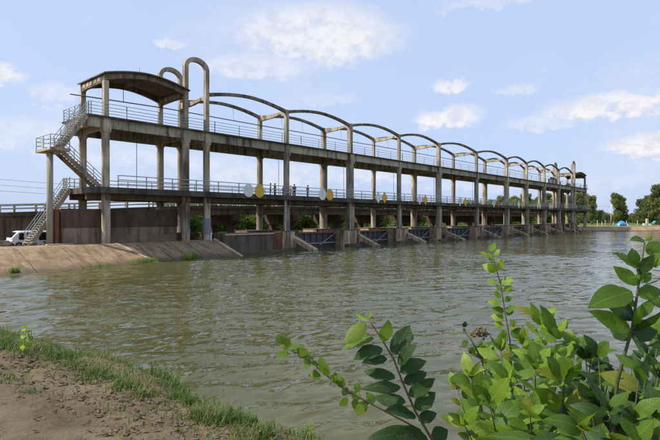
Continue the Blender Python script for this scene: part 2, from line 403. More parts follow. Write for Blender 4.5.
# near bank the photographer stands on
ys = np.concatenate([np.arange(-70, -47, .8), np.arange(-47, -30, .09), np.arange(-30, -9.9, .5)])
us = np.concatenate([np.arange(-14, -4, .6), np.arange(-4, 1.0, .09), np.arange(1.0, 4.6, .18)])   # distance beyond the bank edge
U, YY = np.meshgrid(us, ys, indexing='ij')
XX = edge_s(YY) + U + np.sin(YY * 2.3) * .06 + np.sin(YY * 5.1 + 1) * .035
def bank_h(U, X, Y):
    z = 1.88 + grid_noise(X, Y, 11, 1.3) * .06 + grid_noise(X, Y, 12, 5.) * .022 + grid_noise(X, Y, 14, 14.) * .008
    z += .04 * np.exp(-((U + .55) / .35) ** 2) * (1 + .8 * grid_noise(X, Y, 13, 3.))      # litter ridge along the edge
    slab = (U < -1.02 + .10 * np.sin(Y * 1.7) + .05 * np.sin(Y * 6.1)) & (Y > -46)
    z = np.where(slab, 1.90 + grid_noise(X, Y, 15, 2.) * .012 + grid_noise(X, Y, 12, 6.) * .01, z)
    drop = np.clip(U + .12, 0, None)
    return z - np.minimum(drop ** 1.35 * .95, 4)
ZZ = bank_h(U, XX, YY)
structure(grid_obj('near_bank', XX, YY, ZZ, M['soil']))
def bank_z(x, y):
    u = x - edge_s(y) - math.sin(y*2.3)*.06 - math.sin(y*5.1+1)*.035
    return float(bank_h(np.array(u), np.array(x), np.array(y))), u

# paved embankment on the left: concrete slabs laid on the slope, kerbs at its joints
TOE = ([-14,0,5,9,15.4,19.0,29.2],[-9.5,-9.0,-8.4,-7.8,-6.6,-5.1,-4.85])
def toe(s): return float(np.interp(s, *TOE))
CRS = ([-14,9,14,17.5,19.4,29.2],[-3.0,-2.6,-2.4,-1.4,-.8,-.75])
def crest(s): return float(np.interp(s, *CRS))
emb = MB()
ss = list(np.arange(-14, 29.3, .9)) + [29.3]
rings = []
for s in ss:
    k = toe(s)
    rings.append([(s, k-1.6, -.78), (s, crest(s), 1.30), (s, .9, 1.32), (s, 6.5, 1.05), (s, 6.5, -1), (s, k-1.6, -1.2)])
embo = structure(emb.loft(rings).build('embankment', M['dullwall']))
cuts = list(np.arange(-13.5, 19, 3.1)) + list(np.arange(19.3, 29.2, 1.62))
for a, b in zip(cuts[:-1], cuts[1:]):
    a2, b2 = a + .04, b - .04; n = 6; m = MB(); dz = random.uniform(-.018, .018)
    rr = []
    for i in range(7):
        f = i / 6
        row = []
        for s in (a2, b2):
            y0, y1 = toe(s) - 1.2, crest(s)
            y = y0 + (y1 - y0) * f; z = -.52 + (1.40 + .52) * f
            row.append((s, y + random.uniform(-.03, .03), z + dz + random.uniform(-.03, .03)))
        rr.append(row)
    top = [(s, .9, 1.42 + dz) for s in (a2, b2)]
    rr.append(top)
    rr2 = [[r[0], r[1], (r[1][0], r[1][1], r[1][2] - .09), (r[0][0], r[0][1], r[0][2] - .09)] for r in rr]
    o = m.loft(rr2).build('slab', M['slab'], embo, False)
for s, wd, zz, tilt in ((19.25, .22, .05, 1.9), (29.25, .34, .12, 0.25)):
    m = MB(); y0, y1 = toe(s) - 1.0, crest(s)
    m.loft([[(s+tilt*(1-f)-wd/2, y0+(y1-y0)*f, -.45+1.88*f-.1), (s+tilt*(1-f)+wd/2, y0+(y1-y0)*f, -.45+1.88*f-.1), (s+tilt*(1-f)+wd/2, y0+(y1-y0)*f, -.45+1.88*f+zz), (s+tilt*(1-f)-wd/2, y0+(y1-y0)*f, -.45+1.88*f+zz)] for f in (0, .5, 1)])
    m.build('kerb', M['kerb'], embo)

# ------------------------------------------------------------------ the sluice bridge
FR = [18.73, 26.45, 28.81, 39.71, 51.22, 62.69, 74.3, 88.23, 102.0, 112.92, 123.96, 134.47, 145.22, 147.5, 157.19]
MID = [.50, .52, .50, .54, .78, .52, .76, .60, .80, .60, .72, .60, .52, .52, .6]
TOPW = [.42, .42, .42, .42, .54, .38, .55, .44, .54, .46, .50, .44, .42, .42, .44]
YB = 4.8                                            # back row of columns
ZD, ZL, ZT = 12.25, 6.20, 16.2                      # upper deck, lower deck, springing of the arches
S0, S1 = 17.1, 158.6
bridge = empty('sluice_bridge', (S0, 0, 0), 'long two-storey grey concrete sluice bridge with arched ribs across the water', 'bridge')
def part(mb, name, mat, smooth=False): return at0(mb.build(name, mat, None, smooth), bridge)
def sub(mb, name, mat, parent, smooth=False):
    o = mb.build(name, mat, None, smooth); o.parent = parent
    o.matrix_parent_inverse = Matrix.Translation(bridge.location).inverted() @ Matrix.Identity(4)
    o.matrix_parent_inverse = Matrix.Identity(4)
    o.matrix_local = Matrix.Identity(4)
    return o

# decks
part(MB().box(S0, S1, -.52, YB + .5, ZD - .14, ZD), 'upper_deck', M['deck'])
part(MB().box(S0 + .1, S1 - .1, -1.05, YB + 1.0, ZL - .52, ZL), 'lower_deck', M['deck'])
for y in (0, YB):
    for a, b in zip([S0 + .12] + FR, FR + [S1 - .12]):
        zb = 11.28 if y == 0 else 11.08
        part(MB().box(a + (.2 if a > S0 + 1 else 0), b - (.2 if b < S1 - 1 else 0), y - .17, y + .17, zb, ZD - .14), 'girder', M['girder'])
part(MB().box(S0 + .1, S0 + .4, -.1 + .27, YB - .17, 11.3, ZD - .142), 'end_beam', M['girder'])
part(MB().box(S1 - .4, S1 - .1, .17, YB - .17, 11.3, ZD - .142), 'end_beam', M['girder'])
for k, s in enumerate(FR):
    part(MB().sweep_yz([(.24, ZD-.15), (.24, 10.75), (.75, 11.25), (YB-.75, 11.25), (YB-.24, 10.65), (YB-.24, ZD-.15)], s - .16, s + .16), 'cross_beam', M['girder'])
    part(MB().box(s - .2, s + .2, -.62, YB + .6, 5.15, ZL - .522), 'lower_cross_beam', M['roadcon'])
for y in (.75, YB - .6):
    part(MB().box(S0 + .3, S1 - .3, y - .2, y + .2, 5.2, ZL - .524), 'lower_girder', M['roadcon'])
# columns: thick below the lower deck, slimmer between the decks, slender above
PORTAL = (1, 2, 12, 13)
for k, s in enumerate(FR):
    for y in (0, YB):
        w, tw = MID[k], TOPW[k]
        base = 1.2 if k <= 1 else (1.2 if k >= 12 else 1.9)
        if k == 2: base = .4
        ztop = 18.35 if k in PORTAL else (14.95 if k in (0, 14) else ZT)
        if k in (0, 14): ztop = 15.35
        sg = 1 if y == 0 else -1
        m = MB()
        def ring(h, a, cy=0.): return [(s-a/2, y+cy-a/2, h), (s+a/2, y+cy-a/2, h), (s+a/2, y+cy+a/2, h), (s-a/2, y+cy+a/2, h)]
        def rnd(h, a, cy=0.): return [(s + a*.66*math.cos(q*math.pi/8+.2), y + cy + a*.66*math.sin(q*math.pi/8+.2), h) for q in range(16)]
        m.loft([rnd(base, w + .05, -.05 * sg), rnd(ZL-.53, w + .05, -.05 * sg)])
        m.loft([rnd(ZL-.53, w), rnd(10.75, w), rnd(11.05, w + .02)])
        m.loft([ring(10.9, w + .12), ring(11.2, w + .2), ring(ZD-.145, w + .1)])
        m.loft([ring(ZD-.145, tw), ring(ztop, tw)])
        c = part(m, 'column', M['concrete'])
    if k == 2:
        at0(MB().tube([(s, -.06, 2.0), (s, -.06, 3.55)], .41, 14).build('steel_jacket', M['jacket']), bridge)
# arch ribs and cross ties over the bays
def arch_prof(a, b, z0, rise, th, n=14):
    lo, hi = [], []
    for i in range(n + 1):
        f = i / n; x = a + (b - a) * f
        z = z0 + rise * (1 - abs(2*f - 1) ** 1.75)
        tt = th * (1 + .25 * abs(2*f - 1) ** 3)
        hi.append((x, z)); lo.append((x, z - tt))
    return hi, lo
def rib(a, b, y0, y1, z0, rise, th):
    hi, lo = arch_prof(a, b, z0, rise, th); m = MB()
    m.loft([[(h[0], y0, h[1]), (h[0], y1, h[1]), (l[0], y1, l[1]), (l[0], y0, l[1])] for h, l in zip(hi, lo)])
    return part(m, 'arch_rib', M['rib'], False)
for k in range(2, 12):
    for y in (0, YB):
        rise = .60 + .03 * k + random.uniform(-.04, .04)
        rib(FR[k] + (TOPW[k]/2 - .04), FR[k+1] - (TOPW[k+1]/2 - .04), y - .16, y + .16, ZT - .02, rise, .30)
for k in range(1, 14):
    s = FR[k]; z = ZT if k not in PORTAL else 15.9
    prof = [(.12, z-.04)]+[(.12 + (YB-.24)*f, z - .04 - .16*math.sin(math.pi*f)) for f in (.25, .5, .75)]+[(YB-.12, z-.04), (YB-.12, z-.72), (YB*.5, z-.62), (.9, z-.40), (.12, z-.5)]
    part(MB().sweep_yz(prof, s - .15, s + .15), 'tie_beam', M['concrete'])
# tall rounded portal loops at both ends
for (i, j) in ((1, 2), (12, 13)):
    for y in (0, YB):
        c, r = (FR[i] + FR[j]) / 2, (FR[j] - FR[i]) / 2; h = .21
        pts = [math.pi * q / 16 for q in range(17)]
        m = MB().loft([[(c - (r+h)*math.cos(t), y-.205, 18.34 + (r*.72+h)*math.sin(t)), (c - (r+h)*math.cos(t), y+.205, 18.34 + (r*.72+h)*math.sin(t)),
                        (c - (r-h)*math.cos(t), y+.205, 18.34 + (r*.72-h)*math.sin(t)), (c - (r-h)*math.cos(t), y-.205, 18.34 + (r*.72-h)*math.sin(t))] for t in pts])
        part(m, 'portal_loop', M['concrete'])
# vaulted canopies at both ends
def canopy(a, b):
    c = bpy.data.objects.new('canopy', None); COL.objects.link(c); c.parent = bridge
    c.matrix_parent_inverse = Matrix.Translation(bridge.location).inverted()
    def s_(mb, n, mat, sm=False):
        o = mb.build(n, mat, None, sm); o.parent = c; return o
    hi, lo = arch_prof(a - .3, b + .3, 15.98, .70, .11, 20)
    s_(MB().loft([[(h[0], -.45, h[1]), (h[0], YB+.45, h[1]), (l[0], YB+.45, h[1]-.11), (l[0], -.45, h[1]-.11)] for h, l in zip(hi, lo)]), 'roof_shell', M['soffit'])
    for y in (0, YB):
        hi, lo = arch_prof(a - .15, b + .15, 15.86, .70, .42, 20)
        s_(MB().loft([[(h[0], y-.15, h[1]), (h[0], y+.15, h[1]), (l[0], y+.15, l[1]), (l[0], y-.15, l[1])] for h, l in zip(hi, lo)]), 'edge_rib', M['rib'])
    m = (a + b) / 2
    s_(MB().box(m-.1, m+.1, .16, YB-.16, 16.28, 16.55), 'cross_rib', M['rib'])
    for s in (a, b):
        s_(MB().sweep_yz([(.16, 15.84), (YB-.16, 15.84), (YB-.16, 15.05), (YB-.7, 15.25), (.7, 15.25), (.16, 15.05)], s-.14, s+.14), 'end_tie', M['rib'])
        for q in range(5):
            y = .75 + q * .78
            s_(MB().box(s-.17, s-.142, y, y+.5, 15.40, 15.74), 'panel', M['concrete'])
canopy(FR[0], FR[1] - .05); canopy(FR[13] + .1, FR[14])

# railings: posts and pipes
def railing(y, z, h, s0, s1, step, rails, r, mat, phase=0., skip=None):
    g = bpy.data.objects.new('railing', None); COL.objects.link(g); g.parent = bridge
    g.matrix_parent_inverse = Matrix.Translation(bridge.location).inverted()
    pm = MB().box(-.035, .035, -.035, .035, 0, h).mesh('post')
    s = s0 + phase
    while s <= s1:
        link('post', pm, mat, g, Matrix.Translation((s, y, z + .001)))
        s += step
    for q in range(rails):
        zz = z + h * (1 - q / rails) - (.03 if q else 0)
        m = MB(); n = int((s1 - s0) / 6) + 1
        pts = [(s0 + (s1 - s0) * i / n, y - .05, zz + random.uniform(-.012, .012)) for i in range(n + 1)]
        o = m.tube(pts, r, 6).build('rail', mat, None, True); o.parent = g
    return g
railing(-.30, ZD, 1.08, S0 + .1, S1 - .2, 3.05, 4, .026, M['rail'], .2)
railing(YB + .3, ZD, 1.08, S0 + .1, S1 - .2, 3.05, 4, .026, M['rail'], 1.3)
railing(-.92, ZL, 1.02, S0 + 2.2, S1 - .4, 2.55, 3, .043, M['rail2'], .1)
railing(YB + .85, ZL, 1.02, S0 + .3, S1 - .4, 2.55, 3, .043, M['rail2'], .9)
def end_rail(s, z, h, y0, y1, mat, r):
    g = bpy.data.objects.new('end_railing', None); COL.objects.link(g); g.parent = bridge
    g.matrix_parent_inverse = Matrix.Translation(bridge.location).inverted()
    for y in np.linspace(y0, y1, 4): o = MB().box(s-.035, s+.035, y-.035, y+.035, z+.001, z+h).build('post', mat); o.parent = g
    for q in range(4): o = MB().tube([(s, y0, z+h*(1-q/4.)), (s, y1, z+h*(1-q/4.))], r).build('rail', mat); o.parent = g
end_rail(S0 + .1, ZD, 1.05, 1.35, YB + .3, M['rail'], .026)
end_rail(S0 + .1, ZD, 1.05, -.3, -.28, M['rail'], .026)
end_rail(S0 + .25, ZL, 1.0, 4.9, YB + .85, M['rail2'], .035)
end_rail(S1 - .1, ZD, 1.05, -.3, YB + .3, M['rail'], .026)
# pipe slung under the back ribs, with hangers
pp = MB().tube([(17.5, YB-.35, 14.72)] + [(s, YB-.35, 14.82 + random.uniform(-.03, .03) + .12*(s > 26)) for s in np.arange(21, 146, 6.)], .055, 6).build('overhead_pipe', M['pipe'], None, True)
at0(pp, bridge)
for k in range(2, 12):
    for f in (.3, .62):
        s = FR[k] + (FR[k+1]-FR[k])*f
        o = MB().tube([(s, YB-.35, 14.9), (s, YB-.1, 16.55)], .022, 5).build('hanger', M['rail']); o.parent = pp
for s in (22.4,):
    o = MB().tube([(s, YB-.35, 14.8), (s, YB-.3, 16.4)], .03, 5).build('hanger', M['pipe']); o.parent = pp
part(MB().tube([(24.1, 4.6, 16.6), (24.1, 4.6, 18.6)], .02, 5), 'lightning_rod', M['pipe'])
# piers with stop-log slots, ledges and sloping noses
for k in range(3, 13):
    c = FR[k]; w = .82 if k in (4, 6, 8) else .7
    p = part(MB().box(c-2.9, c+.75, -1.15, 6.0, -1.8, 2.05), 'pier', M['pier'])
    j = lambda: random.uniform(-.05, .05)
    for (a, b, f) in ((c-3.25, c-2.45, -1.62), (c-2.20, c-1.85, -1.50), (c-.75, c-.15, -1.55)):
        sub(MB().box(a + j(), b + j(), f, -1.148, -1.5, 2.02 + j()), 'slot_rib', M['pier'], p)
    sub(MB().box(c-3.0, c+.95, -2.3, -1.149, -1.5, .26 + j()), 'ledge', M['dullwall'], p)
    sub(MB().sweep_yz([(-1.14, 1.62 + j()), (-1.14, 1.10), (-4.65, -.25), (-4.75, .14), (-4.6, .24)], c - .34, c + .34 * w/.7), 'sloping_nose', M['pier'], p)
    sub(MB().box(c-2.95, c+.80, -1.25, 6.05, 2.051, 2.14), 'cap', M['dullwall'], p)
    gp = MB().tube([(c-.95, -1.22, 2.14), (c-.95, -1.22, 9.3), (c-.95, -1.22, 9.31), (c-.95, -1.22, 11.9)], [.085, .085, .03, .03], 6)
    part(MB().tube([(c-.85, -.75, 2.14), (c-.85, -.75, 5.68)], .10, 7), 'guide_pole', M['post'])
    part(MB().tube([(c-.95, .3, ZL+.002), (c-.95, .3, 12.1)], .026, 5), 'hoist_cable', M['pipe'])
part(MB().tube([(22.6, 2.2, ZL), (22.6, 2.2, 12.1)], .03, 5), 'hoist_cable', M['pipe'])
# abutment wall at the near end of the gates
ab = part(MB().box(29.6, 36.0, -2.0, 2.0, -1.6, 2.0), 'abutment', M['dullwall'])
sub(MB().box(36.002, 37.15, -2.06, 2.0, -1.6, 2.02), 'rusty_end', M['rustwall'], ab)
sub(MB().box(37.152, 37.35, -2.16, 2.0, -1.6, 2.10), 'pale_edge', M['pier'], ab)
sub(MB().box(29.6, 36.0, -2.1, -2.002, 1.86, 2.03), 'coping', M['kerb'], ab)
sub(MB().box(30.0, 36.9, -2.5, -2.062, -1.6, .16), 'footing', M['dullwall'], ab)
# wall under the first bay: brown upper band, plaster panels below
wl0 = part(MB().box(15.5, 26.2, 1.15, 1.75, .9, 4.36), 'bay_wall', M['dullwall'])
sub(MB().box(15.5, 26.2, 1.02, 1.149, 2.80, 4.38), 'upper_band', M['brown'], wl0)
for q, (a, b) in enumerate(((15.62, 18.3), (18.32, 26.1))):
    sub(MB().box(a, b, 1.07, 1.149, 1.0, 2.77), 'panel', M['plaster'], wl0)
for (a, b, z0, z1) in ((24.75, 25.25, 2.05, 2.75), (19.0, 19.5, 2.35, 2.7), (18.9, 19.15, 1.9, 2.1)):
    sub(MB().box(a, b, 1.04, 1.069, z0, z1), 'rust_patch', M['rustwall'], wl0)
for (a, b, y0) in ((15.05, 15.3, .85), (15.32, 15.49, 1.2)):
    sub(MB().box(a, b, y0, 1.8, .9, 4.3), 'wall_end_post', M['rustwall'], wl0)
part(MB().box(25.9, 29.5, 3.2, 3.7, 1.2, 2.1), 'low_wall', M['brown'])
# hoist cabinets on the upper deck
for (s, y, a, b, h) in ((137.0, 2.3, 2.2, 1.6, 2.2), (140.3, 2.4, 2.0, 1.6, 1.6), (150.5, 2.4, 1.8, 1.4, 1.1)):
    o = empty('hoist_machine', (s, y, ZD), {137.0: 'tallest maroon hoist machine on the upper deck beside the far portal', 140.3: 'middle maroon hoist machine on the upper deck near the far portal', 150.5: 'low maroon hoist machine under the far canopy'}[s], 'machine', 'hoist machines')
    MB().box(-a/2, a/2, -b/2, b/2, .12, h*.8).build('housing', M['maroon'], o)
    MB().tube([(-a/2-.3, 0, h*.8+.18), (a/2+.3, 0, h*.8+.18)], .22, 10).build('drum', M['maroon'], o)
    for x in (-a/2-.2, a/2+.05): MB().box(x, x+.15, -.35, .35, .001, h*.8+.1).build('bearing', M['pipe'], o)
for i, (s, z0, z1, y) in enumerate(((143.4, 6.2, 11.2, 2.6), (152.2, 6.2, 11.0, 4.0))):
    pass
part(MB().box(141.2, 142.6, 1.2, 2.6, 2.0, 11.0), 'rusty_shaft', M['rustwall'])

# ------------------------------------------------------------------ sluice gates (one between each pair of piers)
ordn = ['first', 'second', 'third', 'fourth', 'fifth', 'sixth', 'seventh', 'eighth', 'ninth', 'tenth']
for k in range(3, 12):
    a, b = FR[k] + .77, FR[k+1] - 2.92; L = b - a
    g = empty('sluice_gate', ((a+b)/2, .1, 0), f'grey steel sluice gate with diagonal braces, {ordn[k-3]} gate from the stairs', 'gate', 'sluice gates between the piers')
    MB().box(-L/2, L/2, 0, .12, -1.2, 1.72).build('skin_plate', M['steel'], g)
    MB().box(-L/2, L/2, -.25, .05, 1.722, 1.92).build('top_beam', M['redpaint'] if k in (3, 4, 8) else M['steel'], g)
    MB().box(-L/2, L/2, -.22, -.002, .42, .58).build('lower_beam', M['brace'], g)
    n = 7
    for q in range(n + 1):
        x = -L/2 + .12 + (L - .24) * q / n
        MB().box(x-.06, x+.06, -.14, -.002, .58, 1.72).build('stiffener', M['steel'], g)
        if q < n: MB().box(x+.35, x+.5, -.05, -.002, -.5, .42).build('drip_rail', M['rustwall'], g)
    MB().bar((L*.02, -.8, .3), (L/2-.1, -.34, 1.8), .08, .09).build('diagonal_brace', M['brace'], g)

# gate markers hung on the front railing: a white and a yellow plate at each bay
def plate(kind, r, th=.05):
    m = MB()
    if kind == 'round': pts = [(r*.96*math.cos(t), r*math.sin(t)) for t in [2*math.pi*i/24 for i in range(24)]]
    else: pts = [(0, r*1.06), (r*.92, 0), (0, -r*1.06), (-r*.92, 0)]
    return m.loft([[(x*q, y, z*q) for x, z in pts] for y, q in ((0, .97), (-.012, 1), (-th, 1), (-th-.012, .97))])
marks = [(33.25, 34.72, 'round', 'white', 'yellow'), (44.62, 45.95, 'round', 'white', 'yellow'), (55.95, 57.45, 'diamond', 'white', 'yellow'), (66.6, 68.3, 'diamond', 'white', 'yellow'),
         (79.6, 81.6, 'diamond', 'cream', 'yellow'), (93.3, 95.2, 'diamond', 'cream', 'orange'), (105.6, 107.5, 'diamond', 'white', 'yellow'), (116.6, 118.0, 'diamond', 'cream', 'cream'), (124.6, 126.0, 'diamond', 'cream', 'cream')]
words = {'white': 'white', 'yellow': 'ochre yellow', 'cream': 'cream', 'orange': 'rusty orange'}
for q, (a, b, kind, c1, c2) in enumerate(marks):
    for s, cn, side in ((a, c1, 'left'), (b, c2, 'right')):
        o = empty('gate_marker', (s, -1.11, 6.50), f'{words[cn]} {kind} plate, {side} one of the {ordn[q]} pair on the railing', 'sign', 'marker plates on the lower railing')
        plate(kind, .70 if kind == 'round' else .80).build('plate', M[cn], o)
        MB().box(-.03, .03, .002, .06, -.5, .5).build('bracket', M['pipe'], o)
        if cn == 'white' and kind == 'round':
            pts = [math.pi*2*i/20 for i in range(21)]
            MB().tube([(.25*math.cos(t), -.064, .25*math.sin(t)+.05) for t in pts], .012, 4).build('faded_ring', M['cream'], o)

# ------------------------------------------------------------------ staircase at the near end
st = empty('staircase', (14.7, 1.25, 1.4), 'concrete and pipe-rail staircase zigzagging up to both decks beside a round post', 'staircase')
def sp_(mb, name, mat, parent=st, smooth=False):
    o = mb.build(name, mat, None, smooth)
    if parent is st: at0(o, st)
    else: o.parent = parent
    return o
sp_(MB().tube([(14.75, 1.25, 1.25), (14.75, 1.25, 8.98)], [.25, .25], 14), 'support_post', M['post'], st, True)
land_ = sp_(MB().box(14.2, 15.75, -.4, 2.95, 8.98, 9.2), 'landing', M['concrete'])
def lrail(pts, parent, h=1.0, rails=3, r=.03):
    for p, q in zip(pts[:-1], pts[1:]):
        p, q = Vector(p), Vector(q)
        for i in range(rails):
            z = Vector((0, 0, h * (1 - i/rails)))
            sp_(MB().tube([p + z, q + z], r, 6), 'rail', M['rail'], parent)
    for p in pts:
        p = Vector(p); sp_(MB().box(p.x-.03, p.x+.03, p.y-.03, p.y+.03, p.z, p.z+h), 'post', M['rail'], parent)
lrail([(15.7, -.33, 9.2), (14.27, -.33, 9.2), (14.27, 1.2, 9.2), (14.27, 2.88, 9.2), (15.7, 2.88, 9.2)], land_)
def flight(s_bot, z_bot, s_top, z_top, y0, y1, n, name='flight'):
    f = sp_(MB().bar((s_bot, y0+.08, z_bot-.12), (s_top, y0+.08, z_top-.12), .12, .34), name, M['concrete'])
    sp_(MB().bar((s_bot, y1-.08, z_bot-.12), (s_top, y1-.08, z_top-.12), .12, .34), 'stringer', M['concrete'], f)
    for i in range(n):
        q = (i + .5) / n; s = s_bot + (s_top - s_bot) * q; z = z_bot + (z_top - z_bot) * (i + 1) / n
        sp_(MB().box(s-.15, s+.15, y0, y1, z-.06, z-.005), 'tread', M['concrete'], f)
    for y in (y0 + .03, y1 - .03):
        for h in (1.0, .66, .33):
            sp_(MB().tube([(s_bot, y, z_bot+h), (s_top, y, z_top+h)], .03, 6), 'handrail', M['rail'], f)
        for q in np.linspace(.02, .98, 5):
            s = s_bot + (s_top-s_bot)*q; z = z_bot + (z_top-z_bot)*q
            sp_(MB().box(s-.025, s+.025, y-.025, y+.025, z-.1, z+1.0), 'post', M['rail'], f)
    return f
flight(15.0, 9.2, 17.1, 12.25, -.3, 1.2, 15)
flight(19.2, 6.2, 15.85, 9.2, 1.45, 2.9, 15)
flight(13.9, 1.35, 17.1, 6.2, 3.3, 4.8, 24)
sp_(MB().box(15.3, 17.1, 3.2, 4.9, 1.2, 1.45), 'foot_slab', M['dullwall'])

# ------------------------------------------------------------------ road bridge behind
rb = empty('road_bridge', (15, 14, 0), 'low brown concrete road bridge running behind the sluice bridge', 'bridge')
def rpart(mb, name, mat, parent=None):
    o = mb.build(name, mat)
    if parent: o.parent = parent
    else: at0(o, rb)
    return o
RZ = ([-60, 0, 14, 22, 30, 40, 55, 200], [2.6, 3.7, 4.12, 4.47, 4.98, 5.3, 5.45, 5.45])
def rz(s): return float(np.interp(s, *RZ))
sts = list(np.arange(-60, 14, 8.)) + list(np.arange(14, 60, 2.5)) + list(np.arange(60, 170, 12.))
dk = rpart(MB().loft([[(s, 13.6, rz(s)-.40), (s, 21, rz(s)-.40), (s, 21, rz(s)), (s, 13.6, rz(s))] for s in sts]), 'road_deck', M['deck'])
for y in (14.3, 17.2, 20.2):
    rpart(MB().loft([[(s, y-.25, rz(s)-1.25), (s, y+.25, rz(s)-1.25), (s, y+.25, rz(s)-.402), (s, y-.25, rz(s)-.402)] for s in sts if s > 24]), 'road_girder', M['roadcon'])
rpart(MB().loft([[(s, 14.05, .5), (s, 20.6, .5), (s, 20.6, rz(s)-.402), (s, 14.05, rz(s)-.402)] for s in sts if s < 30]), 'ramp_wall', M['roadcon'])
rr = bpy.data.objects.new('road_railing', None); COL.objects.link(rr); rr.parent = rb; rr.matrix_parent_inverse = Matrix.Translation(rb.location).inverted()
for y in (13.75, 20.8):
    for s in np.arange(-40, 168, 3.2):
        rpart(MB().box(s-.11, s+.11, y-.08, y+.08, rz(s)+.001, rz(s)+.80), 'post', M['post'], rr)
    for h, r in ((.74, .075), (.36, .06)):
        rpart(MB().loft([[(s, y-r-.09, rz(s)+h-r), (s, y+r-.09, rz(s)+h-r), (s, y+r-.09, rz(s)+h+r), (s, y-r-.09, rz(s)+h+r)] for s in sts]), 'rail', M['post'], rr)
for s in (43.0, 54.5, 66, 77.5, 91, 105, 116, 127, 138, 150):
    b = rpart(MB().sweep_yz([(13.9, 4.2), (20.7, 4.2), (20.7, 3.2), (19.9, 2.6), (14.7, 2.6), (13.9, 3.2)], s-.5, s+.5), 'bent_cap', M['brown'])
    for y in (15.2, 19.4): rpart(MB().box(s-.4, s+.4, y-.4, y+.4, -1.5, 2.6), 'bent_column', M['brown'], b)
#MARK2
# ------------------------------------------------------------------ trees
def crown_mesh(name, seed, h, w, n, leaf, lobes, base=.12, mat=None):
    """leaf faces gathered into clumps spread through the crown's volume; unit tree of height h"""
    r = np.random.default_rng(seed)
    cl = []
    for i in range(lobes):
        f = base + (1 - base) * (i + r.uniform(.2, .9)) / lobes
        wr = w * (.55 + .45 * math.sin(math.pi * min(1, (f - base) / (1 - base) * .8 + .18))) * r.uniform(.35, 1)
        a = r.uniform(0, 2 * math.pi)
        cl.append((wr * .62 * math.cos(a), wr * .62 * math.sin(a), h * min(f, .93), w * r.uniform(.22, .42)))
    cl = np.array(cl); pick = r.integers(0, lobes, n)
    dirs = r.normal(size=(n, 3)); dirs /= np.linalg.norm(dirs, axis=1)[:, None]
    rad = r.uniform(.25, 1.0, n) ** .5 * r.uniform(.75, 1.2, n)
    P = cl[pick, :3] + dirs * (rad * cl[pick, 3])[:, None] * np.array([1, 1, .85])
    P[:, 2] = np.maximum(P[:, 2], h * base * .5)
    A = r.normal(size=(n, 3)); A /= np.linalg.norm(A, axis=1)[:, None]
    B = np.cross(A, r.normal(size=(n, 3))); B /= np.linalg.norm(B, axis=1)[:, None]
    s = leaf * r.uniform(.55, 1.3, n)[:, None]
    V = np.stack([P - A*s, P + B*s*.55, P + A*s, P - B*s*.55], 1).reshape(-1, 3)
    F = np.arange(4 * n).reshape(-1, 4)
    m = bpy.data.meshes.new(name); m.from_pydata(V.tolist(), [], F.tolist()); m.materials.append(mat)
    return m, cl
def trunk_mesh(name, seed, h, w, cl, r0):
    r = np.random.default_rng(seed + 50); m = MB()
    top = Vector((r.uniform(-.1, .1) * w, r.uniform(-.1, .1) * w, h * .72))
    m.tube([(0, 0, -.3), (top.x*.2, top.y*.2, h*.2), (top.x*.6, top.y*.6, h*.45), top], [r0*1.25, r0, r0*.7, r0*.25], 7)
    for c in cl[::2]:
        z0 = max(h * .12, c[2] * .55)
        f = z0 / (h * .72)
        m.tube([(top.x*f, top.y*f, z0), ((top.x*f + c[0])/2, (top.y*f + c[1])/2, (z0 + c[2])/2 + .1), (c[0], c[1], c[2])], [r0*.4, r0*.28, r0*.1], 5)
    me = m.mesh(name, True); me.materials.append(M['bark']); return me
kinds = {}
for i, (nm, h, w, n, leaf, lob, base, mat) in enumerate([
        ('tall', 12, 3.9, 9000, .26, 40, .10, 'tree_a'), ('tall2', 12, 3.5, 9000, .25, 36, .08, 'tree_a'), ('dark', 11, 4.8, 9000, .27, 40, .08, 'tree_b'),
        ('bush', 5.5, 4.0, 3600, .22, 24, .06, 'tree_c'), ('bush2', 5.0, 3.6, 3600, .22, 22, .06, 'tree_a'), ('low', 3.2, 3.6, 2400, .2, 18, .05, 'tree_b')]):
    cm, cl = crown_mesh('crown', 100 + i, h, w, n, leaf, lob, base, M[mat])
    kinds[nm] = (cm, trunk_mesh('trunk', i, h, w, cl, .035 * h * (.6 if h < 6 else 1) * .7))
def tree(kind, x, y, z, scale, label, cat='tree', group=None, rz=None, name='leafy_tree', sw=1.):
    o = empty(name, (x, y, z), label, cat, group, random.uniform(0, 6.28) if rz is None else rz)
    o.scale = (scale * sw, scale * sw, scale)
    link('crown', kinds[kind][0], None, o); link('trunk', kinds[kind][1], None, o)
    return o
def ground_h(x, y):
    i = np.clip(np.searchsorted(gx, x) - 1, 0, len(gx) - 2); j = np.clip(np.searchsorted(gy, y) - 1, 0, len(gy) - 2)
    return float(min(Z[i:i+2, j:j+2].ravel()))
def at_depth(px, depth):
    p = cam_pt(px, 218.5, depth); return p.x, p.y
# trees beyond the far end and on the right shore
spec = [('tall', 578, 176, .95, 'slender ragged tree just behind the far end of the sluice bridge'), ('tall2', 592, 186, .90, 'ragged dark green tree right of the far end of the bridge', .8),
        ('tall', 617, 190, .98, 'tall oval green tree standing alone behind the blue tarpaulin', .82), ('tall2', 623, 193, .86, 'green tree leaning against the lone oval tree by the tarpaulin', .8), ('dark', 641, 205, .92, 'dark green spreading tree left of the tallest right-hand tree', .8),
        ('dark', 650, 195, 1.02, 'broad dark tree below the tallest tree on the right shore', .9), ('tall2', 659, 178, 1.20, 'tallest tree at the right edge of the view'), ('dark', 672, 186, 1.3, 'large dark tree cut by the right edge of the view'),
        ('tall', 690, 180, 1.2, 'tree outside the right edge on the sandy shore')]
for k, px, dpt, s, lab, *sw in spec:
    x, y = at_depth(px, dpt); tree(k, x, y, ground_h(x, y) - .1, s, lab, 'tree', 'trees on the right shore', None, 'leafy_tree', sw[0] if sw else 1.)
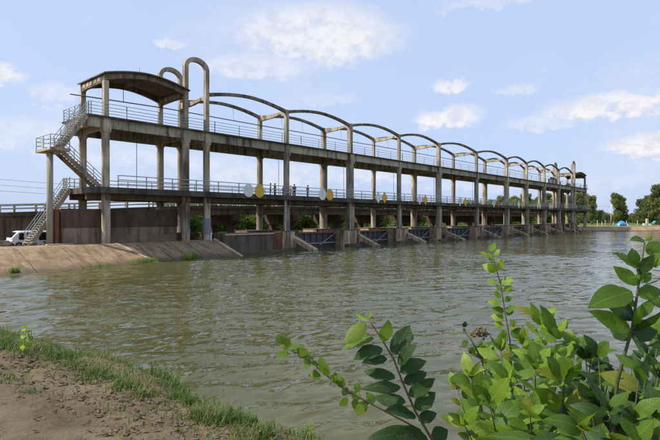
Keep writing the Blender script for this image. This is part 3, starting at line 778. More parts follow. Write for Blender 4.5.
hedge = [(592, 215), (600, 220), (607, 214), (629, 232), (634, 225), (638, 240), (645, 225), (652, 228), (660, 220), (606, 260), (594, 250), (628, 260), (616, 230)]
def rank(lst, i): return (ordn + ['eleventh', 'twelfth', 'thirteenth'])[sorted(range(len(lst)), key=lambda q: lst[q][0]).index(i)]
for i, (px, dpt) in enumerate(hedge):
    x, y = at_depth(px, dpt); tree(['low', 'bush2', 'low'][i % 3], x, y, ground_h(x, y) - .1, random.uniform(.8, 1.15), f'low dark green bush in the hedge along the right shore, {rank(hedge, i)} from the left', 'bush', 'hedge bushes on the right shore', None, 'hedge_bush')
# green bank seen under and between the two bridges
COLPX = [(186, 'gap left of the near portal'), (207, 'gap inside the near portal'), (287, 'first bay past the portal'), (350, 'second bay past the portal'), (400, 'third bay past the portal'), (440, 'fourth bay past the portal'), (477, 'fifth bay past the portal'), (507, 'sixth bay past the portal'), (527, 'seventh bay past the portal'), (545, 'eighth bay past the portal'), (700, 'last bays')]
seen = {}
def bay_word(px, i):
    w = next(w for x_, w in COLPX if px < x_); seen[w] = seen.get(w, 0) + 1
    return ('leftmost' if seen[w] == 1 else ordn[min(seen[w], 10) - 1] + ' from left') + ' in the ' + w
for i in range(46):
    px = 178 + i * 9.0 + random.uniform(-3, 3)
    if i < 18: dpt = 82 + i * 2.0 + random.uniform(-3, 6)
    else: dpt = 120 + (i - 18) * 4.2 + random.uniform(-4, 8)
    x, y = at_depth(px, dpt)
    if y < 27: y = 31 + random.uniform(0, 6)
    k = ['bush', 'bush', 'bush2', 'bush'][i % 4]; s = random.uniform(.85, 1.15) * (1 + max(0, dpt - 110) / 220)
    tree(k, x, y, ground_h(x, y) - .15, s, f'green bush on the far bank, {bay_word(px, i)}', 'bush', 'bushes behind the bridges', None, 'bank_bush')
for i in range(12):
    px = 494 + i * 8 + random.uniform(-3, 3); dpt = 225 + random.uniform(-12, 25)
    x, y = at_depth(px, dpt)
    tree(['dark', 'tall2', 'tall'][i % 3], x, y, ground_h(x, y) - .1, random.uniform(.92, 1.18), 'distant green tree rising above the lower deck near the far end, ' + (ordn + ['eleventh', 'twelfth'])[i] + ' from the left', 'tree', 'distant trees behind the far bays')
vs_, fs_ = [], []
for i in range(30):
    px = 150 + i * 18 + random.uniform(-6, 6); x, y = at_depth(px, 330 + random.uniform(-20, 60)); k = kinds[['dark', 'bush2'][i % 2]][0]; s = random.uniform(.5, .7) if i % 2 == 0 else random.uniform(.9, 1.3); z = ground_h(x, y) - .1
    co = np.empty(len(k.vertices) * 3); k.vertices.foreach_get('co', co); vs_.append(co.reshape(-1, 3) * s + np.array([x, y, z]))
vs_ = np.concatenate(vs_); dw = bpy.data.meshes.new('distant_woods'); dw.from_pydata(vs_.tolist(), [], np.arange(len(vs_)).reshape(-1, 4).tolist())
stuff(tag(link('distant_woods', dw, M['tree_b']), 'low distant woods along the horizon behind the bridges', 'woods'))
tree('low', 16.1, 2.6, 1.3, .30, 'small green bush at the foot of the stairs', 'bush', None, None, 'stair_bush')

# ------------------------------------------------------------------ right shore: poles, tarpaulin, stakes, parked car
def pole(x, y, h, label, arm=True, mat='post', r=.15):
    z = ground_h(x, y)
    o = empty('utility_pole', (x, y, z), label, 'pole', 'utility poles')
    MB().tube([(0, 0, -.2), (0, 0, h)], [r, r*.65], 8).build('shaft', M[mat], o, True)
    if arm:
        MB().box(-.05, .05, -.8, .8, h-.7, h-.58).build('cross_arm', M['wood'], o)
        for q in (-.7, 0, .7): MB().tube([(0, q, h-.579), (0, q, h-.42)], .05, 6).build('insulator', M['post'], o)
    return Vector((x, y, z + h - .42))
x, y = at_depth(611, 168); pa = pole(x, y, 6.9, 'pale concrete utility pole beside the lone oval tree')
x, y = at_depth(186.4, 84); pb = pole(x, y, 8.2, 'utility pole hidden behind the near portal columns')
x, y = at_depth(-150, 55); pc = pole(x, y, 8.6, 'utility pole outside the left edge of the view')
x, y = at_depth(575, 172); pd = pole(x, y, 7.2, 'utility pole behind the far end of the bridge')
def wire(a, b, sag, label):
    pts = [a.lerp(b, i/14) - Vector((0, 0, sag * 4 * (i/14) * (1 - i/14))) for i in range(15)]
    tag(MB().tube(pts, .017, 4).build('power_line', M['wire']), label, 'wire', 'power lines')
for i, dz in enumerate((0, -.75, -1.5)):
    wire(pc + Vector((0, 0, dz)), pb + Vector((0, 0, dz)), .5, f'thin power line left of the stairs, {["highest", "middle", "lowest"][i]} of three')
wire(pd, pa, .25, 'thin power line joining the pole beside the oval tree to the bridge end')
x, y = at_depth(621.5, 160); z = ground_h(x, y)
tp = empty('tarpaulin_shelter', (x, y, z), 'bright blue tarpaulin shelter on the right shore', 'tarpaulin', None, -BASE_AZ)
m = MB(); N = 9
rr_ = []
for i in range(N):
    f = i / (N - 1); xx = -1.6 + 3.2 * f; hh = 1.65 * math.sin(math.pi * (f * .86 + .07)) ** .75
    rr_.append([(xx, -1.1, .02), (xx, -.7 + random.uniform(-.1, .1), hh * .6), (xx, random.uniform(-.1, .1), hh), (xx, .8, hh * .55), (xx, 1.1, .02)])
m.loft(rr_).build('sheet', M['tarp'], tp, True)
MB().sweep_xz([(-1.75, .02), (-1.3, .72), (-1.0, .75), (-1.25, .02)], -1.16, -.9).build('white_flap', M['tarpwhite'], tp)
MB().sweep_xz([(1.2, .02), (1.35, .55), (1.9, .1), (1.9, .02)], -1.2, -.9).build('tan_flap', M['cream'], tp)
for i, (px, dpt, h) in enumerate(((597.5, 158, 1.9), (602, 160, 1.5), (605.2, 159, 2.0), (626.5, 166, 1.7), (637.5, 168, 1.7), (613.5, 164, 1.4))):
    x, y = at_depth(px, dpt); z = ground_h(x, y)
    tag(MB().tube([(x, y, z-.3), (x, y, z+h*.6), (x+.05, y, z+h)], [.13, .12, .09], 6).build('fence_stake', M['post']), f'pale stake, {ordn[i]} along the grassy top of the right shore', 'stake', 'stakes on the right shore')
x, y = at_depth(647, 168); z = ground_h(x, y)
mk = empty('stone_marker', (x, y, z), 'pale stone marker post with white slabs on the right shore', 'marker', None, -BASE_AZ)
MB().box(-.32, .32, -.25, .25, -.2, 2.35).build('post', M['post'], mk)
MB().box(-1.3, -.33, -.3, .3, -.2, .75).build('side_slab', M['white'], mk); MB().box(.33, 1.2, -.3, .3, -.2, .7).build('side_slab', M['white'], mk)

def car(o, L, W, H, body, cab0, cab1, wins, wheel_r=.31, roof_h=None):
    """simple vehicle: body side profile lofted across, windows, wheels, lights; x forward"""
    prof = [(-L/2, .38), (-L/2, H*.56), (-L/2+.08, H*.62), (cab0, H*.66), (cab0+.28, H*.97), (cab0+.5, H), (cab1-.75, H), (cab1-.5, H*.96), (cab1, H*.62), (L/2-.15, H*.52), (L/2, H*.42), (L/2, .34), (L/2-.1, .26), (-L/2+.1, .28)]
    ins = lambda k: [(x*(1-.02*k), .3 + (z-.3)*(1-.04*k)) for x, z in prof]
    MB().loft([[(x, y, z) for x, z in ins(k)] for y, k in ((-W/2, 1.6), (-W/2+.10, 0), (W/2-.10, 0), (W/2, 1.6))]).build('body', M[body], o)
    for (x0, x1, z0, z1) in wins:
        for sgn in (-1, 1):
            pts = [(x0+.05, z0), (x0, z0+.1), (x0+.03, z1-.06), (x0+.14, z1), (x1-.14, z1), (x1-.03, z1-.06), (x1, z0+.1), (x1-.05, z0)]
            MB().sweep_xz(pts, sgn*(W/2+.004) - .01, sgn*(W/2+.004) + .01).build('window', M['glass'], o)
    MB().loft([[(cab1-.46, -W/2+.14, H*.93), (cab1-.46, W/2-.14, H*.93), (cab1-.44, W/2-.14, H*.94), (cab1-.44, -W/2+.14, H*.94)], [(cab1-.02, -W/2+.1, H*.63), (cab1-.02, W/2-.1, H*.63), (cab1+.01, W/2-.1, H*.645), (cab1+.01, -W/2+.1, H*.645)]]).build('windscreen', M['glass'], o)
    for x in (-L/2+.72, L/2-.72):
        for sgn in (-1, 1):
            w = MB().tube([(x, sgn*(W/2-.2), wheel_r), (x, sgn*(W/2+.01), wheel_r)], wheel_r, 18).build('wheel', M['black'], o)
            MB().tube([(x, sgn*(W/2+.011), wheel_r), (x, sgn*(W/2+.02), wheel_r)], wheel_r*.6, 14).build('rim', M['jacket'], w)
    for sgn in (-1, 1):
        MB().box(L/2-.05, L/2+.015, sgn*(W/2-.3)-.15, sgn*(W/2-.3)+.15, H*.36, H*.46).build('headlight', M['white'], o)
        MB().box(-L/2-.015, -L/2+.05, sgn*(W/2-.2)-.08, sgn*(W/2-.2)+.08, H*.42, H*.56).build('tail_light', M['redpaint'], o)
    MB().box(L/2-.02, L/2+.06, -W/2+.1, W/2-.1, .28, .42).build('bumper', M['black'], o)
van = empty('parked_van', (15.2, 7.8, .86), 'white van parked under the ramp behind the stairs, partly hidden', 'van', None, math.pi)
car(van, 3.5, 1.55, 1.58, 'vanwhite', -1.74, 1.62, ((-1.45, -.55, .72, 1.44), (-.40, .45, .72, 1.44), (.58, 1.05, .80, 1.40)))
x, y = at_depth(658.5, 182); z = ground_h(x, y)
c2 = empty('parked_car', (x, y, z + .02), 'teal car on the right shore at the edge of the view', 'car', None, -BASE_AZ)
car(c2, 4.0, 1.6, 1.42, 'teal', -1.7, 1.0, ((-1.2, -.3, .86, 1.28), (-.1, .5, .86, 1.26)))
# small blocks and debris by the stairs
def rock(name, x, y, z, s, label, mat, flatten=.6, cat='block'):
    bm = bmesh.new(); bmesh.ops.create_icosphere(bm, subdivisions=2, radius=1)
    for v in bm.verts: v.co = Vector((v.co.x * s * random.uniform(.85, 1.1), v.co.y * s * random.uniform(.85, 1.1), max(v.co.z, -.5) * s * flatten * random.uniform(.85, 1.1)))
    me = bpy.data.meshes.new(name); bm.to_mesh(me); bm.free(); o = link(name, me, M[mat]); o.location = (x, y, z); return tag(o, label, cat)
rock('concrete_lump', 13.9, 2.4, 1.45, .3, 'grey concrete lump at the foot of the stairs', 'concrete', .9)
rock('earth_heap', 12.3, 5.0, 1.05, 1.0, 'dark earth heap left of the white van', 'brown', .75, 'heap')
rock('rubble_heap', 10.3, 3.6, 1.15, .8, 'brown rubble heap at the left edge above the embankment', 'roadcon', .6, 'heap')
tag(MB().box(14.2, 16.2, .2, .7, 1.41, 1.50).build('pale_board', M['post']), 'pale board lying at the foot of the round stair post', 'board')
tag(MB().tube([(28.6, -1.1, 1.35), (28.62, -1.1, 2.15)], .06, 6).build('white_marker_stake', M['white']), 'short white stake at the top end of the embankment', 'stake')

# ------------------------------------------------------------------ people on the lower deck
cloth = {}
def clothmat(n, c):
    if n not in cloth: cloth[n] = simple(n, c, .85, 0, .25, 8., tuple(x*.6 for x in c), .2)
    return cloth[n]
def skinned(name, pts, edges, rad, mat, parent, root=0):
    me = bpy.data.meshes.new(name); me.from_pydata([tuple(p) for p in pts], edges, []); o = link(name, me, mat, parent)
    md = o.modifiers.new('skin', 'SKIN'); md.use_smooth_shade = True
    for i, r in enumerate(rad): me.skin_vertices[0].data[i].radius = (r if isinstance(r, tuple) else (r, r)); me.skin_vertices[0].data[i].use_root = (i == root)
    sb = o.modifiers.new('sub', 'SUBSURF'); sb.levels = 1; sb.render_levels = 2
    return o
def person(x, y, rz, h, shirt, trouser, hair, label, arm=0.3, sit=False):
    o = empty('person', (x, y, ZL + .002), label, 'person', 'people on the lower deck', rz); k = h / 1.7; o.scale = (k, k, k)
    P = [(0,0,.95),(0,0,1.15),(0,0,1.38),(0,.0,1.50),(0,.02,1.60),(0,.01,1.68)]                       # pelvis .. head
    E_ = [(0,1),(1,2),(2,3),(3,4),(4,5)]; Rr = [(.15,.10),(.135,.09),(.16,.10),(.055,.055),(.085,.10),(.06,.07)]
    for s in (-1, 1):
        b = len(P); P += [(s*.19,0,1.40),(s*.25,.02,1.12),(s*.22,arm*.6,.92+arm*.4),(s*.21,arm*.75,.84+arm*.5)]
        E_ += [(2,b),(b,b+1),(b+1,b+2),(b+2,b+3)]; Rr += [.06,.045,.032,.036]
        b = len(P); P += [(s*.10,0,.86),(s*.11,.03,.48),(s*.12,-.01,.08),(s*.13,.13,.03)]
        E_ += [(0,b),(b,b+1),(b+1,b+2),(b+2,b+3)]; Rr += [.085,.058,.042,.035]
    skinned('body', P, E_, Rr, clothmat('skin', (.30,.17,.10)), o)
    T = [(0,0,.93),(0,0,1.15),(0,0,1.36)]; TE = [(0,1),(1,2)]; TR = [(.165,.115),(.15,.105),(.175,.115)]
    for s in (-1, 1):
        b = len(T); T += [(s*.19,0,1.405),(s*.238,.012,1.18)]; TE += [(2,b),(b,b+1)]; TR += [.075,.062]
    skinned('shirt', T, TE, TR, clothmat(*shirt), o)
    L_ = [(0,0,.93)]; LE = []; LR = [(.155,.11)]
    for s in (-1, 1):
        b = len(L_); L_ += [(s*.10,0,.84),(s*.11,.03,.48),(s*.12,-.01,.11)]; LE += [(0,b),(b,b+1),(b+1,b+2)]; LR += [.098,.074,.062]
    skinned('trousers', L_, LE, LR, clothmat(*trouser), o)
    bm = bmesh.new(); bmesh.ops.create_icosphere(bm, subdivisions=2, radius=1)
    for v in bm.verts:
        v.co = Vector((v.co.x*.098, v.co.y*.115 - .015, v.co.z*.105 + 1.655))
        if v.co.y > .05 and v.co.z < 1.68: v.co.y = .05
    me = bpy.data.meshes.new('hair'); bm.to_mesh(me); bm.free(); link('hair', me, clothmat(*hair), o)
BLK = ('black_hair', (.012,.011,.011)); DK = ('dark_cloth', (.03,.03,.035)); BLU = ('blue_cloth', (.10,.17,.30)); GRY = ('grey_cloth', (.13,.125,.12)); TAN = ('tan_cloth', (.32,.24,.17)); TL = ('teal_cloth', (.07,.10,.10)); RED = ('red_cloth', (.35,.12,.09))
person(40.6, 3.85, .8, 1.68, ('pale_grey_cloth', (.30,.31,.33)), TL, ('brown_hair', (.20,.13,.08)), 'person in pale grey top, leftmost of the group beside the yellow disc')
person(41.45, 4.0, .5, 1.70, BLU, DK, BLK, 'person in blue shirt and dark trousers leaning on the railing', .35)
person(42.95, 4.1, 0, 1.42, DK, DK, BLK, 'short person in dark clothes just left of the wide column')
person(43.75, 3.6, 1.2, 1.5, RED, GRY, BLK, 'person in red top half hidden behind the column')
person(44.5, 3.7, -.4, 1.74, GRY, DK, BLK, 'person in grey shirt right of the column')
person(47.15, 3.9, .2, 1.72, DK, DK, BLK, 'person in dark clothes alone, left of the second white disc')

# ------------------------------------------------------------------ foreground plants
def leaf_mesh(name, curl, fold, mat, wid=.5, n=13):
    """oval blade with a short point along +x, length 1, cupped along the midrib, gently wavy edge"""
    v, f = [], []; ph = curl * 40
    for i in range(n + 1):
        q = i / n
        w = wid * .5 * (max(0., math.sin(math.pi * q ** .92)) ** .62) * (1 - .30 * max(0, q - .55) / .45)
        if q > .86: w *= ((1 - q) / .14) ** .35
        w = max(w, .008 if q < .5 else .0015)
        z = -curl * q * q + .018 * math.sin(q * 7 + ph)
        for j in (-1, -.6, 0, .6, 1):
            e = 1 + .035 * math.sin(i * 1.3 + ph + j * 2)
            v.append((q, j * w * e + .12 * (curl - .15) * math.sin(math.pi * q), z + abs(j) ** 1.7 * w * fold - abs(j) ** 4 * w * .25 + .010 * math.sin(i * 1.9 + j * 3 + ph)))
    for i in range(n):
        for j in range(4): f.append((i*5+j, i*5+j+1, (i+1)*5+j+1, (i+1)*5+j))
    m = bpy.data.meshes.new(name); m.from_pydata(v, [], f); m.validate(); m.materials.append(mat)
    m.polygons.foreach_set('use_smooth', [True] * len(m.polygons)); return m
LEAF = {}
for mk_ in ('leaf_dark', 'leaf_mid', 'leaf_young'):
    LEAF[mk_] = [leaf_mesh('leaf', c_, f_, M[mk_], w_) for c_, f_, w_ in ((.10, .35, .52), (.22, .25, .50), (.04, .45, .46), (.30, .38, .54), (.40, .2, .5), (-.06, .5, .48), (.17, .1, .55))]
def put_leaf(parent, base, tip, width, mat, nrm, k=None):
    base, tip = Vector(base), Vector(tip); d = tip - base; L = d.length; x = d.normalized()
    z = (nrm - x * nrm.dot(x)).normalized(); y = z.cross(x)
    me = LEAF[mat][random.randrange(7) if k is None else k]
    wy = width / (.50 * 1.0) if width else L
    mtx = Matrix(((x.x*L, y.x*wy, z.x*L, base.x), (x.y*L, y.y*wy, z.y*L, base.y), (x.z*L, y.z*wy, z.z*L, base.z), (0,0,0,1)))
    o = link('leaf', me, None, parent); o.matrix_parent_inverse = Matrix.Translation(parent.location).inverted(); o.matrix_basis = mtx; return o
VIEW = Vector((CC, CS, 0)); UPV = Vector((0, 0, 1)); RIGHT = Vector((CS, -CC, 0))
def rnd_n(up=.7, back=.55): return (UPV * up - VIEW * back + RIGHT * random.uniform(-.5, .5) + Vector((random.uniform(-.3, .3), random.uniform(-.3, .3), random.uniform(-.25, .25)))).normalized()
def plant(name, root, label, cat='shrub'):
    o = empty(name, root, label, cat); bpy.context.view_layer.update(); return o
def stem(parent, pts, r0, r1, mat='stem'):
    n = len(pts); pts = [Vector(p) for p in pts]
    o = MB().tube(pts, [r0 + (r1 - r0) * i / (n - 1) for i in range(n)], 6).build('stem', M[mat], None, True)
    o.parent = parent; o.matrix_parent_inverse = Matrix.Translation(parent.location).inverted(); return o
def foot(px, depth):
    p = cam_pt(px, 440, depth); z, u = bank_z(p.x, p.y); return Vector((p.x, p.y, z - .02))

# 1. drooping branch with paired leaves (measured spots in a 3.385x crop)
DA = 1.22
def ca(x, y, d=0.): return cam_pt(330 + x / 3.385, 310 + y / 3.385, DA + d)
ra = foot(452, DA + .12); PA = plant('leafy_sapling', ra, 'sapling with two rows of dark oval leaves rising in front of the water', 'sapling')
stem(PA, [ra, cam_pt(462, 520, DA + .08), ca(395, 520, .03), ca(340, 430), ca(290, 345), ca(250, 255), ca(215, 165), ca(175, 100), ca(130, 30)], .0045, .0016, 'twig')
LA = [((122,45),(47,108),42,'leaf_mid'),((150,95),(42,138),40,'leaf_mid'),((178,130),(80,172),50,'leaf_dark'),((192,165),(108,178),34,'leaf_dark'),((222,232),(112,208),40,'leaf_dark'),((240,262),(135,246),36,'leaf_dark'),
      ((257,312),(150,290),38,'leaf_dark'),((292,360),(180,346),46,'leaf_dark'),((300,405),(125,432),46,'leaf_dark'),((182,108),(205,42),44,'leaf_mid'),((212,152),(272,50),58,'leaf_dark'),((262,110),(280,74),20,'leaf_mid'),
      ((228,182),(284,116),44,'leaf_dark'),((238,212),(320,160),46,'leaf_dark'),((250,248),(331,207),38,'leaf_dark'),((268,290),(356,232),44,'leaf_dark'),((288,335),(352,278),44,'leaf_dark'),((300,375),(362,346),36,'leaf_dark'),
      ((345,440),(408,398),40,'leaf_dark'),((335,445),(210,425),56,'leaf_dark'),((125,35),(98,8),12,'leaf_young'),((130,30),(140,2),12,'leaf_young'),((360,470),(280,462),44,'leaf_dark')]
for b, tp_, w, mt in LA:
    put_leaf(PA, ca(*b), ca(*tp_, random.uniform(-.05, .03)), w / 3.385 * DA / 500 * 1.22, mt, rnd_n(.75, .75))
# 2. thin arching twig with small round leaves
DB = 1.35
rbx = foot(470, DB + .15); PB = plant('arching_twig', rbx, 'thin twig with small round leaves arching left over the water beside the dark-leaved sapling', 'shrub')
tw = [rbx, cam_pt(455, 500, DB + .1), cam_pt(420, 430, DB), cam_pt(376.8, 407, DB), cam_pt(345, 390, DB), cam_pt(324.5, 374, DB), cam_pt(312, 362.7, DB), cam_pt(293, 351, DB), cam_pt(283, 347, DB)]
stem(PB, tw, .0032, .001, 'twig')
def along(pts, f):
    pts = [Vector(p) for p in pts]; ls = [(b - a).length for a, b in zip(pts[:-1], pts[1:])]; t_ = f * sum(ls)
    for a, b, l in zip(pts[:-1], pts[1:], ls):
        if t_ <= l: return a.lerp(b, t_ / l), (b - a).normalized()
        t_ -= l
    return pts[-1], (pts[-1] - pts[-2]).normalized()
for i in range(34):
    p, dr = along(tw[3:], (i + random.random()) / 34)
    dv = (dr * random.uniform(.2, .8) + UPV * random.uniform(-1, .9) + VIEW * random.uniform(-.7, .7)).normalized()
    L = random.uniform(.022, .040)
    q = p + dv * random.uniform(.004, .016)
    put_leaf(PB, q, q + dv * L, L * .72, 'leaf_mid' if random.random() < .7 else 'leaf_young', rnd_n(.5, .8))
# 3. upright twig with small leaves
DC = 1.6
rc = foot(515, DC + .1); PC = plant('upright_twig', rc, 'slim upright twig with small round leaves standing above the bush', 'shrub')
tc_ = [rc, cam_pt(514, 400, DC), cam_pt(510, 340, DC), cam_pt(505.5, 315, DC), cam_pt(501, 285.5, DC), cam_pt(494, 260.5, DC), cam_pt(488, 251, DC)]
stem(PC, tc_, .0032, .001, 'twig')
for i in range(64):
    f = .52 + .48 * (i + random.random()) / 64
    p, dr = along(tc_, f); sd_ = 1 if i % 2 else -1
    dv = (RIGHT * sd_ * random.uniform(.3, 1) + dr * random.uniform(.1, .8) + VIEW * random.uniform(-.6, .6)).normalized()
    L = random.uniform(.024, .044); q = p + dv * random.uniform(.003, .014)
    put_leaf(PC, q, q + dv * L, L * .72, 'leaf_young' if f > .9 or random.random() < .25 else 'leaf_mid', rnd_n(.5, .8))
# 4. broad light green bush
def leafy_stem(P, path, n, lo, Lr, mats, spread=.9, wr=.45, start=0., r0=.0034, up=.75, droop=.0):
    stem(P, path, r0, .0012)
    for i in range(n):
        f = lo + (1 - lo) * (i + random.uniform(.1, .9)) / n
        p, dr = along(path, f); a = i * 2.4 + random.uniform(-.4, .4)
        side = (RIGHT * math.cos(a) + VIEW * math.sin(a)).normalized()
        dv = (side * spread + dr * random.uniform(.35, .9) - UPV * droop).normalized()
        L = random.uniform(*Lr) * (1 if f < .93 else .7); q = p + dv * .008
        mt = mats[0] if f < .62 and random.random() < .7 else random.choice(mats[1:])
        put_leaf(P, q, q + dv * L, L * wr * random.uniform(.85, 1.15), mt, (rnd_n(up, .55) + dr * .2).normalized())
    for i in range(4):                                              # leaves crowding the tip
        p, dr = along(path, .985); a = i * 1.6 + random.uniform(-.4, .4); dv = (dr + (RIGHT * math.cos(a) + VIEW * math.sin(a)) * random.uniform(.35, .8)).normalized(); L = random.uniform(*Lr) * random.uniform(.55, .9)
        put_leaf(P, p, p + dv * L, L * wr * .9, mats[-1] if random.random() < .5 else mats[1], rnd_n(up, .6))
DD = 1.5
rl = foot(490, DD); PL = plant('small_leaved_bush', rl, 'green bush with dry brown flower heads left of the light green shrub', 'bush')
rd = foot(545, DD); PD = plant('light_green_bush', rd, 'bushy light green shrub filling the bottom right of the water view', 'bush')
for (tx, ty, dz, n, Lr, mats) in [(540, 318, 0, 17, (.055, .095), ('leaf_mid', 'leaf_young', 'leaf_young')), (556, 330, -.1, 14, (.055, .10), ('leaf_mid', 'leaf_young', 'leaf_mid')), (522, 338, .08, 15, (.05, .085), ('leaf_mid', 'leaf_young', 'leaf_mid')),
        (500, 345, -.05, 15, (.05, .085), ('leaf_mid', 'leaf_mid', 'leaf_young')), (484, 352, .1, 14, (.045, .08), ('leaf_mid', 'leaf_mid', 'leaf_young')), (470, 372, -.1, 13, (.045, .08), ('leaf_mid', 'leaf_young', 'leaf_mid')),
        (456, 384, .05, 12, (.045, .085), ('leaf_mid', 'leaf_young', 'leaf_mid')), (575, 345, .12, 14, (.05, .095), ('leaf_mid', 'leaf_young', 'leaf_mid')), (592, 352, -.08, 13, (.05, .09), ('leaf_dark', 'leaf_mid', 'leaf_young')),
        (510, 372, -.22, 13, (.05, .09), ('leaf_mid', 'leaf_mid', 'leaf_young')), (535, 362, -.25, 14, (.055, .09), ('leaf_mid', 'leaf_mid', 'leaf_young')), (565, 372, -.28, 13, (.055, .09), ('leaf_dark', 'leaf_mid', 'leaf_mid')), (488, 398, -.3, 11, (.05, .085), ('leaf_mid', 'leaf_mid', 'leaf_young')), (462, 420, -.15, 9, (.05, .085), ('leaf_mid', 'leaf_young', 'leaf_mid')), (530, 410, -.38, 11, (.05, .085), ('leaf_mid', 'leaf_mid', 'leaf_young'))]:
    tip = cam_pt(tx, ty, DD + dz); b2 = cam_pt(330 + (tx - 330) * .55 + 545 * .0 + (545 - 330) * .45, 470, DD + dz * .5)
    mid_ = cam_pt((tx + (545 * .3 + tx * .7)) / 2, (ty + 470) / 2, DD + dz * .8)
    leafy_stem(PD if tx >= 512 else PL, [(rd if tx >= 512 else rl) + Vector((random.uniform(-.06, .06), random.uniform(-.06, .06), 0)), b2, mid_, tip], int(n * 2.9) + 3, .40, (Lr[0] * 1.0, Lr[1] * 1.2), mats, .9, .53)
def flower_head(P, c, s):
    m = MB()
    for i in range(26):
        dv = Vector((random.gauss(0, 1), random.gauss(0, 1), random.gauss(.4, .6))).normalized() * s * random.uniform(.4, 1)
        m.tube([c, c + dv], [.0008, .0005], 4); m.box(*sum([[x - .0025, x + .0025] for x in (c + dv)], []))
    o = m.build('flower_head', M['flower']); o.parent = P; o.matrix_parent_inverse = Matrix.Translation(P.location).inverted()
for (px, py) in ((480, 332), (475, 336), (484, 336), (458, 387)): flower_head(PL, cam_pt(px, py, DD + .03), .022)
# small-leaved twigs round the flower heads
tw2 = [cam_pt(492, 400, DD + .1), cam_pt(482, 360, DD + .08), cam_pt(470, 338, DD + .08), cam_pt(462, 330, DD + .08)]
stem(PL, tw2, .003, .0012, 'twig')
for i in range(26):
    p, dr = along(tw2, (i + random.random()) / 26); dv = Vector((random.gauss(0, 1), random.gauss(0, 1), random.gauss(.3, .8))).normalized(); L = random.uniform(.018, .034); q = p + dv * .012
    put_leaf(PL, q, q + dv * L, L * .65, 'leaf_mid' if random.random() < .6 else 'leaf_dark', rnd_n(.5, .8))
# 5. tall large-leaved shrub at the right edge
DE = 1.18
def ce(x, y, d=0.): return cam_pt(590 + x / 4.4, 230 + y / 4.4, DE + d)
re_ = foot(612, DE + .12); PE = plant('large_leaved_shrub', re_, 'tall shrub with big broad leaves at the right edge', 'shrub')
path = [re_, cam_pt(611, 520, DE + .08), cam_pt(614, 427, DE + .03), cam_pt(617.5, 382, DE), cam_pt(624, 357, DE), ce(185, 440), ce(200, 340), ce(215, 235), ce(228, 150), ce(240, 55)]
stem(PE, path, .0055, .0018)
LE_ = [((185,268),(8,322),92,'leaf_mid',0),((195,388),(100,306),74,'leaf_dark',3),((222,172),(103,98),44,'leaf_mid',2),((195,160),(200,80),66,'leaf_mid',1),((210,242),(103,160),52,'leaf_mid',2),((212,192),(284,108),48,'leaf_dark',2),
       ((205,225),(274,184),46,'leaf_mid',0),((240,45),(185,36),30,'leaf_mid',0),((242,48),(276,26),20,'leaf_young',2),((250,105),(320,48),52,'leaf_mid',1),((258,150),(335,108),46,'leaf_mid',0),((210,285),(330,262),58,'leaf_mid',1),
       ((235,247),(325,212),34,'leaf_dark',2),((205,388),(288,300),44,'leaf_mid',2),((178,445),(-4,356),72,'leaf_mid',2),((195,442),(325,388),60,'leaf_dark',1),((200,342),(142,276),34,'leaf_mid',2),((165,212),(215,206),14,'leaf_young',2),
       ((190,430),(230,330),40,'leaf_mid',2),((260,100),(325,150),50,'leaf_young',0),((180,480),(90,420),60,'leaf_dark',1),((185,470),(300,440),60,'leaf_dark',3)]
for b, tp_, w, mt, k in LE_:
    put_leaf(PE, ce(*b), ce(*tp_, random.uniform(-.07, .03)), w / 4.4 * DE / 500 * 1.2, mt, rnd_n(.55, .9), k)
for (tx, ty, dz, n, Lr, mats) in [(598, 350, .15, 10, (.06, .10), ('leaf_dark', 'leaf_dark', 'leaf_mid')), (652, 330, .1, 11, (.06, .10), ('leaf_dark', 'leaf_dark', 'leaf_mid')), (664, 300, .2, 10, (.06, .1), ('leaf_dark', 'leaf_mid', 'leaf_dark')), (640, 372, -.12, 10, (.055, .09), ('leaf_dark', 'leaf_dark', 'leaf_mid')),
        (588, 392, -.05, 10, (.055, .10), ('leaf_dark', 'leaf_dark', 'leaf_mid')), (660, 370, -.05, 10, (.06, .10), ('leaf_dark', 'leaf_mid', 'leaf_dark')), (610, 405, -.15, 9, (.06, .10), ('leaf_dark', 'leaf_mid', 'leaf_dark')), (636, 412, -.2, 9, (.05, .09), ('leaf_mid', 'leaf_mid', 'leaf_dark')), (656, 410, -.18, 9, (.05, .085), ('leaf_mid', 'leaf_dark', 'leaf_mid')), (580, 425, -.2, 8, (.07, .12), ('leaf_dark', 'leaf_mid', 'leaf_mid')), (676, 350, 0, 9, (.06, .1), ('leaf_dark', 'leaf_mid', 'leaf_dark'))]:
    tip = cam_pt(tx, ty, DE + dz); b2 = cam_pt(612 + (tx - 612) * .5, 490, DE + dz * .6)
    leafy_stem(PE, [re_, b2, (b2 + tip) / 2 + Vector((.01, 0, .02)), tip], n * 2, .42, Lr, mats, .9, .52)
for (b, tp_, w, mt) in [((600,452),(562,428),17,'leaf_mid'),((548,450),(498,420),17,'leaf_mid'),((630,445),(655,420),18,'leaf_mid'),((655,446),(625,418),16,'leaf_mid'),((575,446),(540,428),15,'leaf_dark')]:
    put_leaf(PE, cam_pt(*b, .98), cam_pt(*tp_, .95), w * .98 / 500 * 1.1, mt, rnd_n(.9, .3))
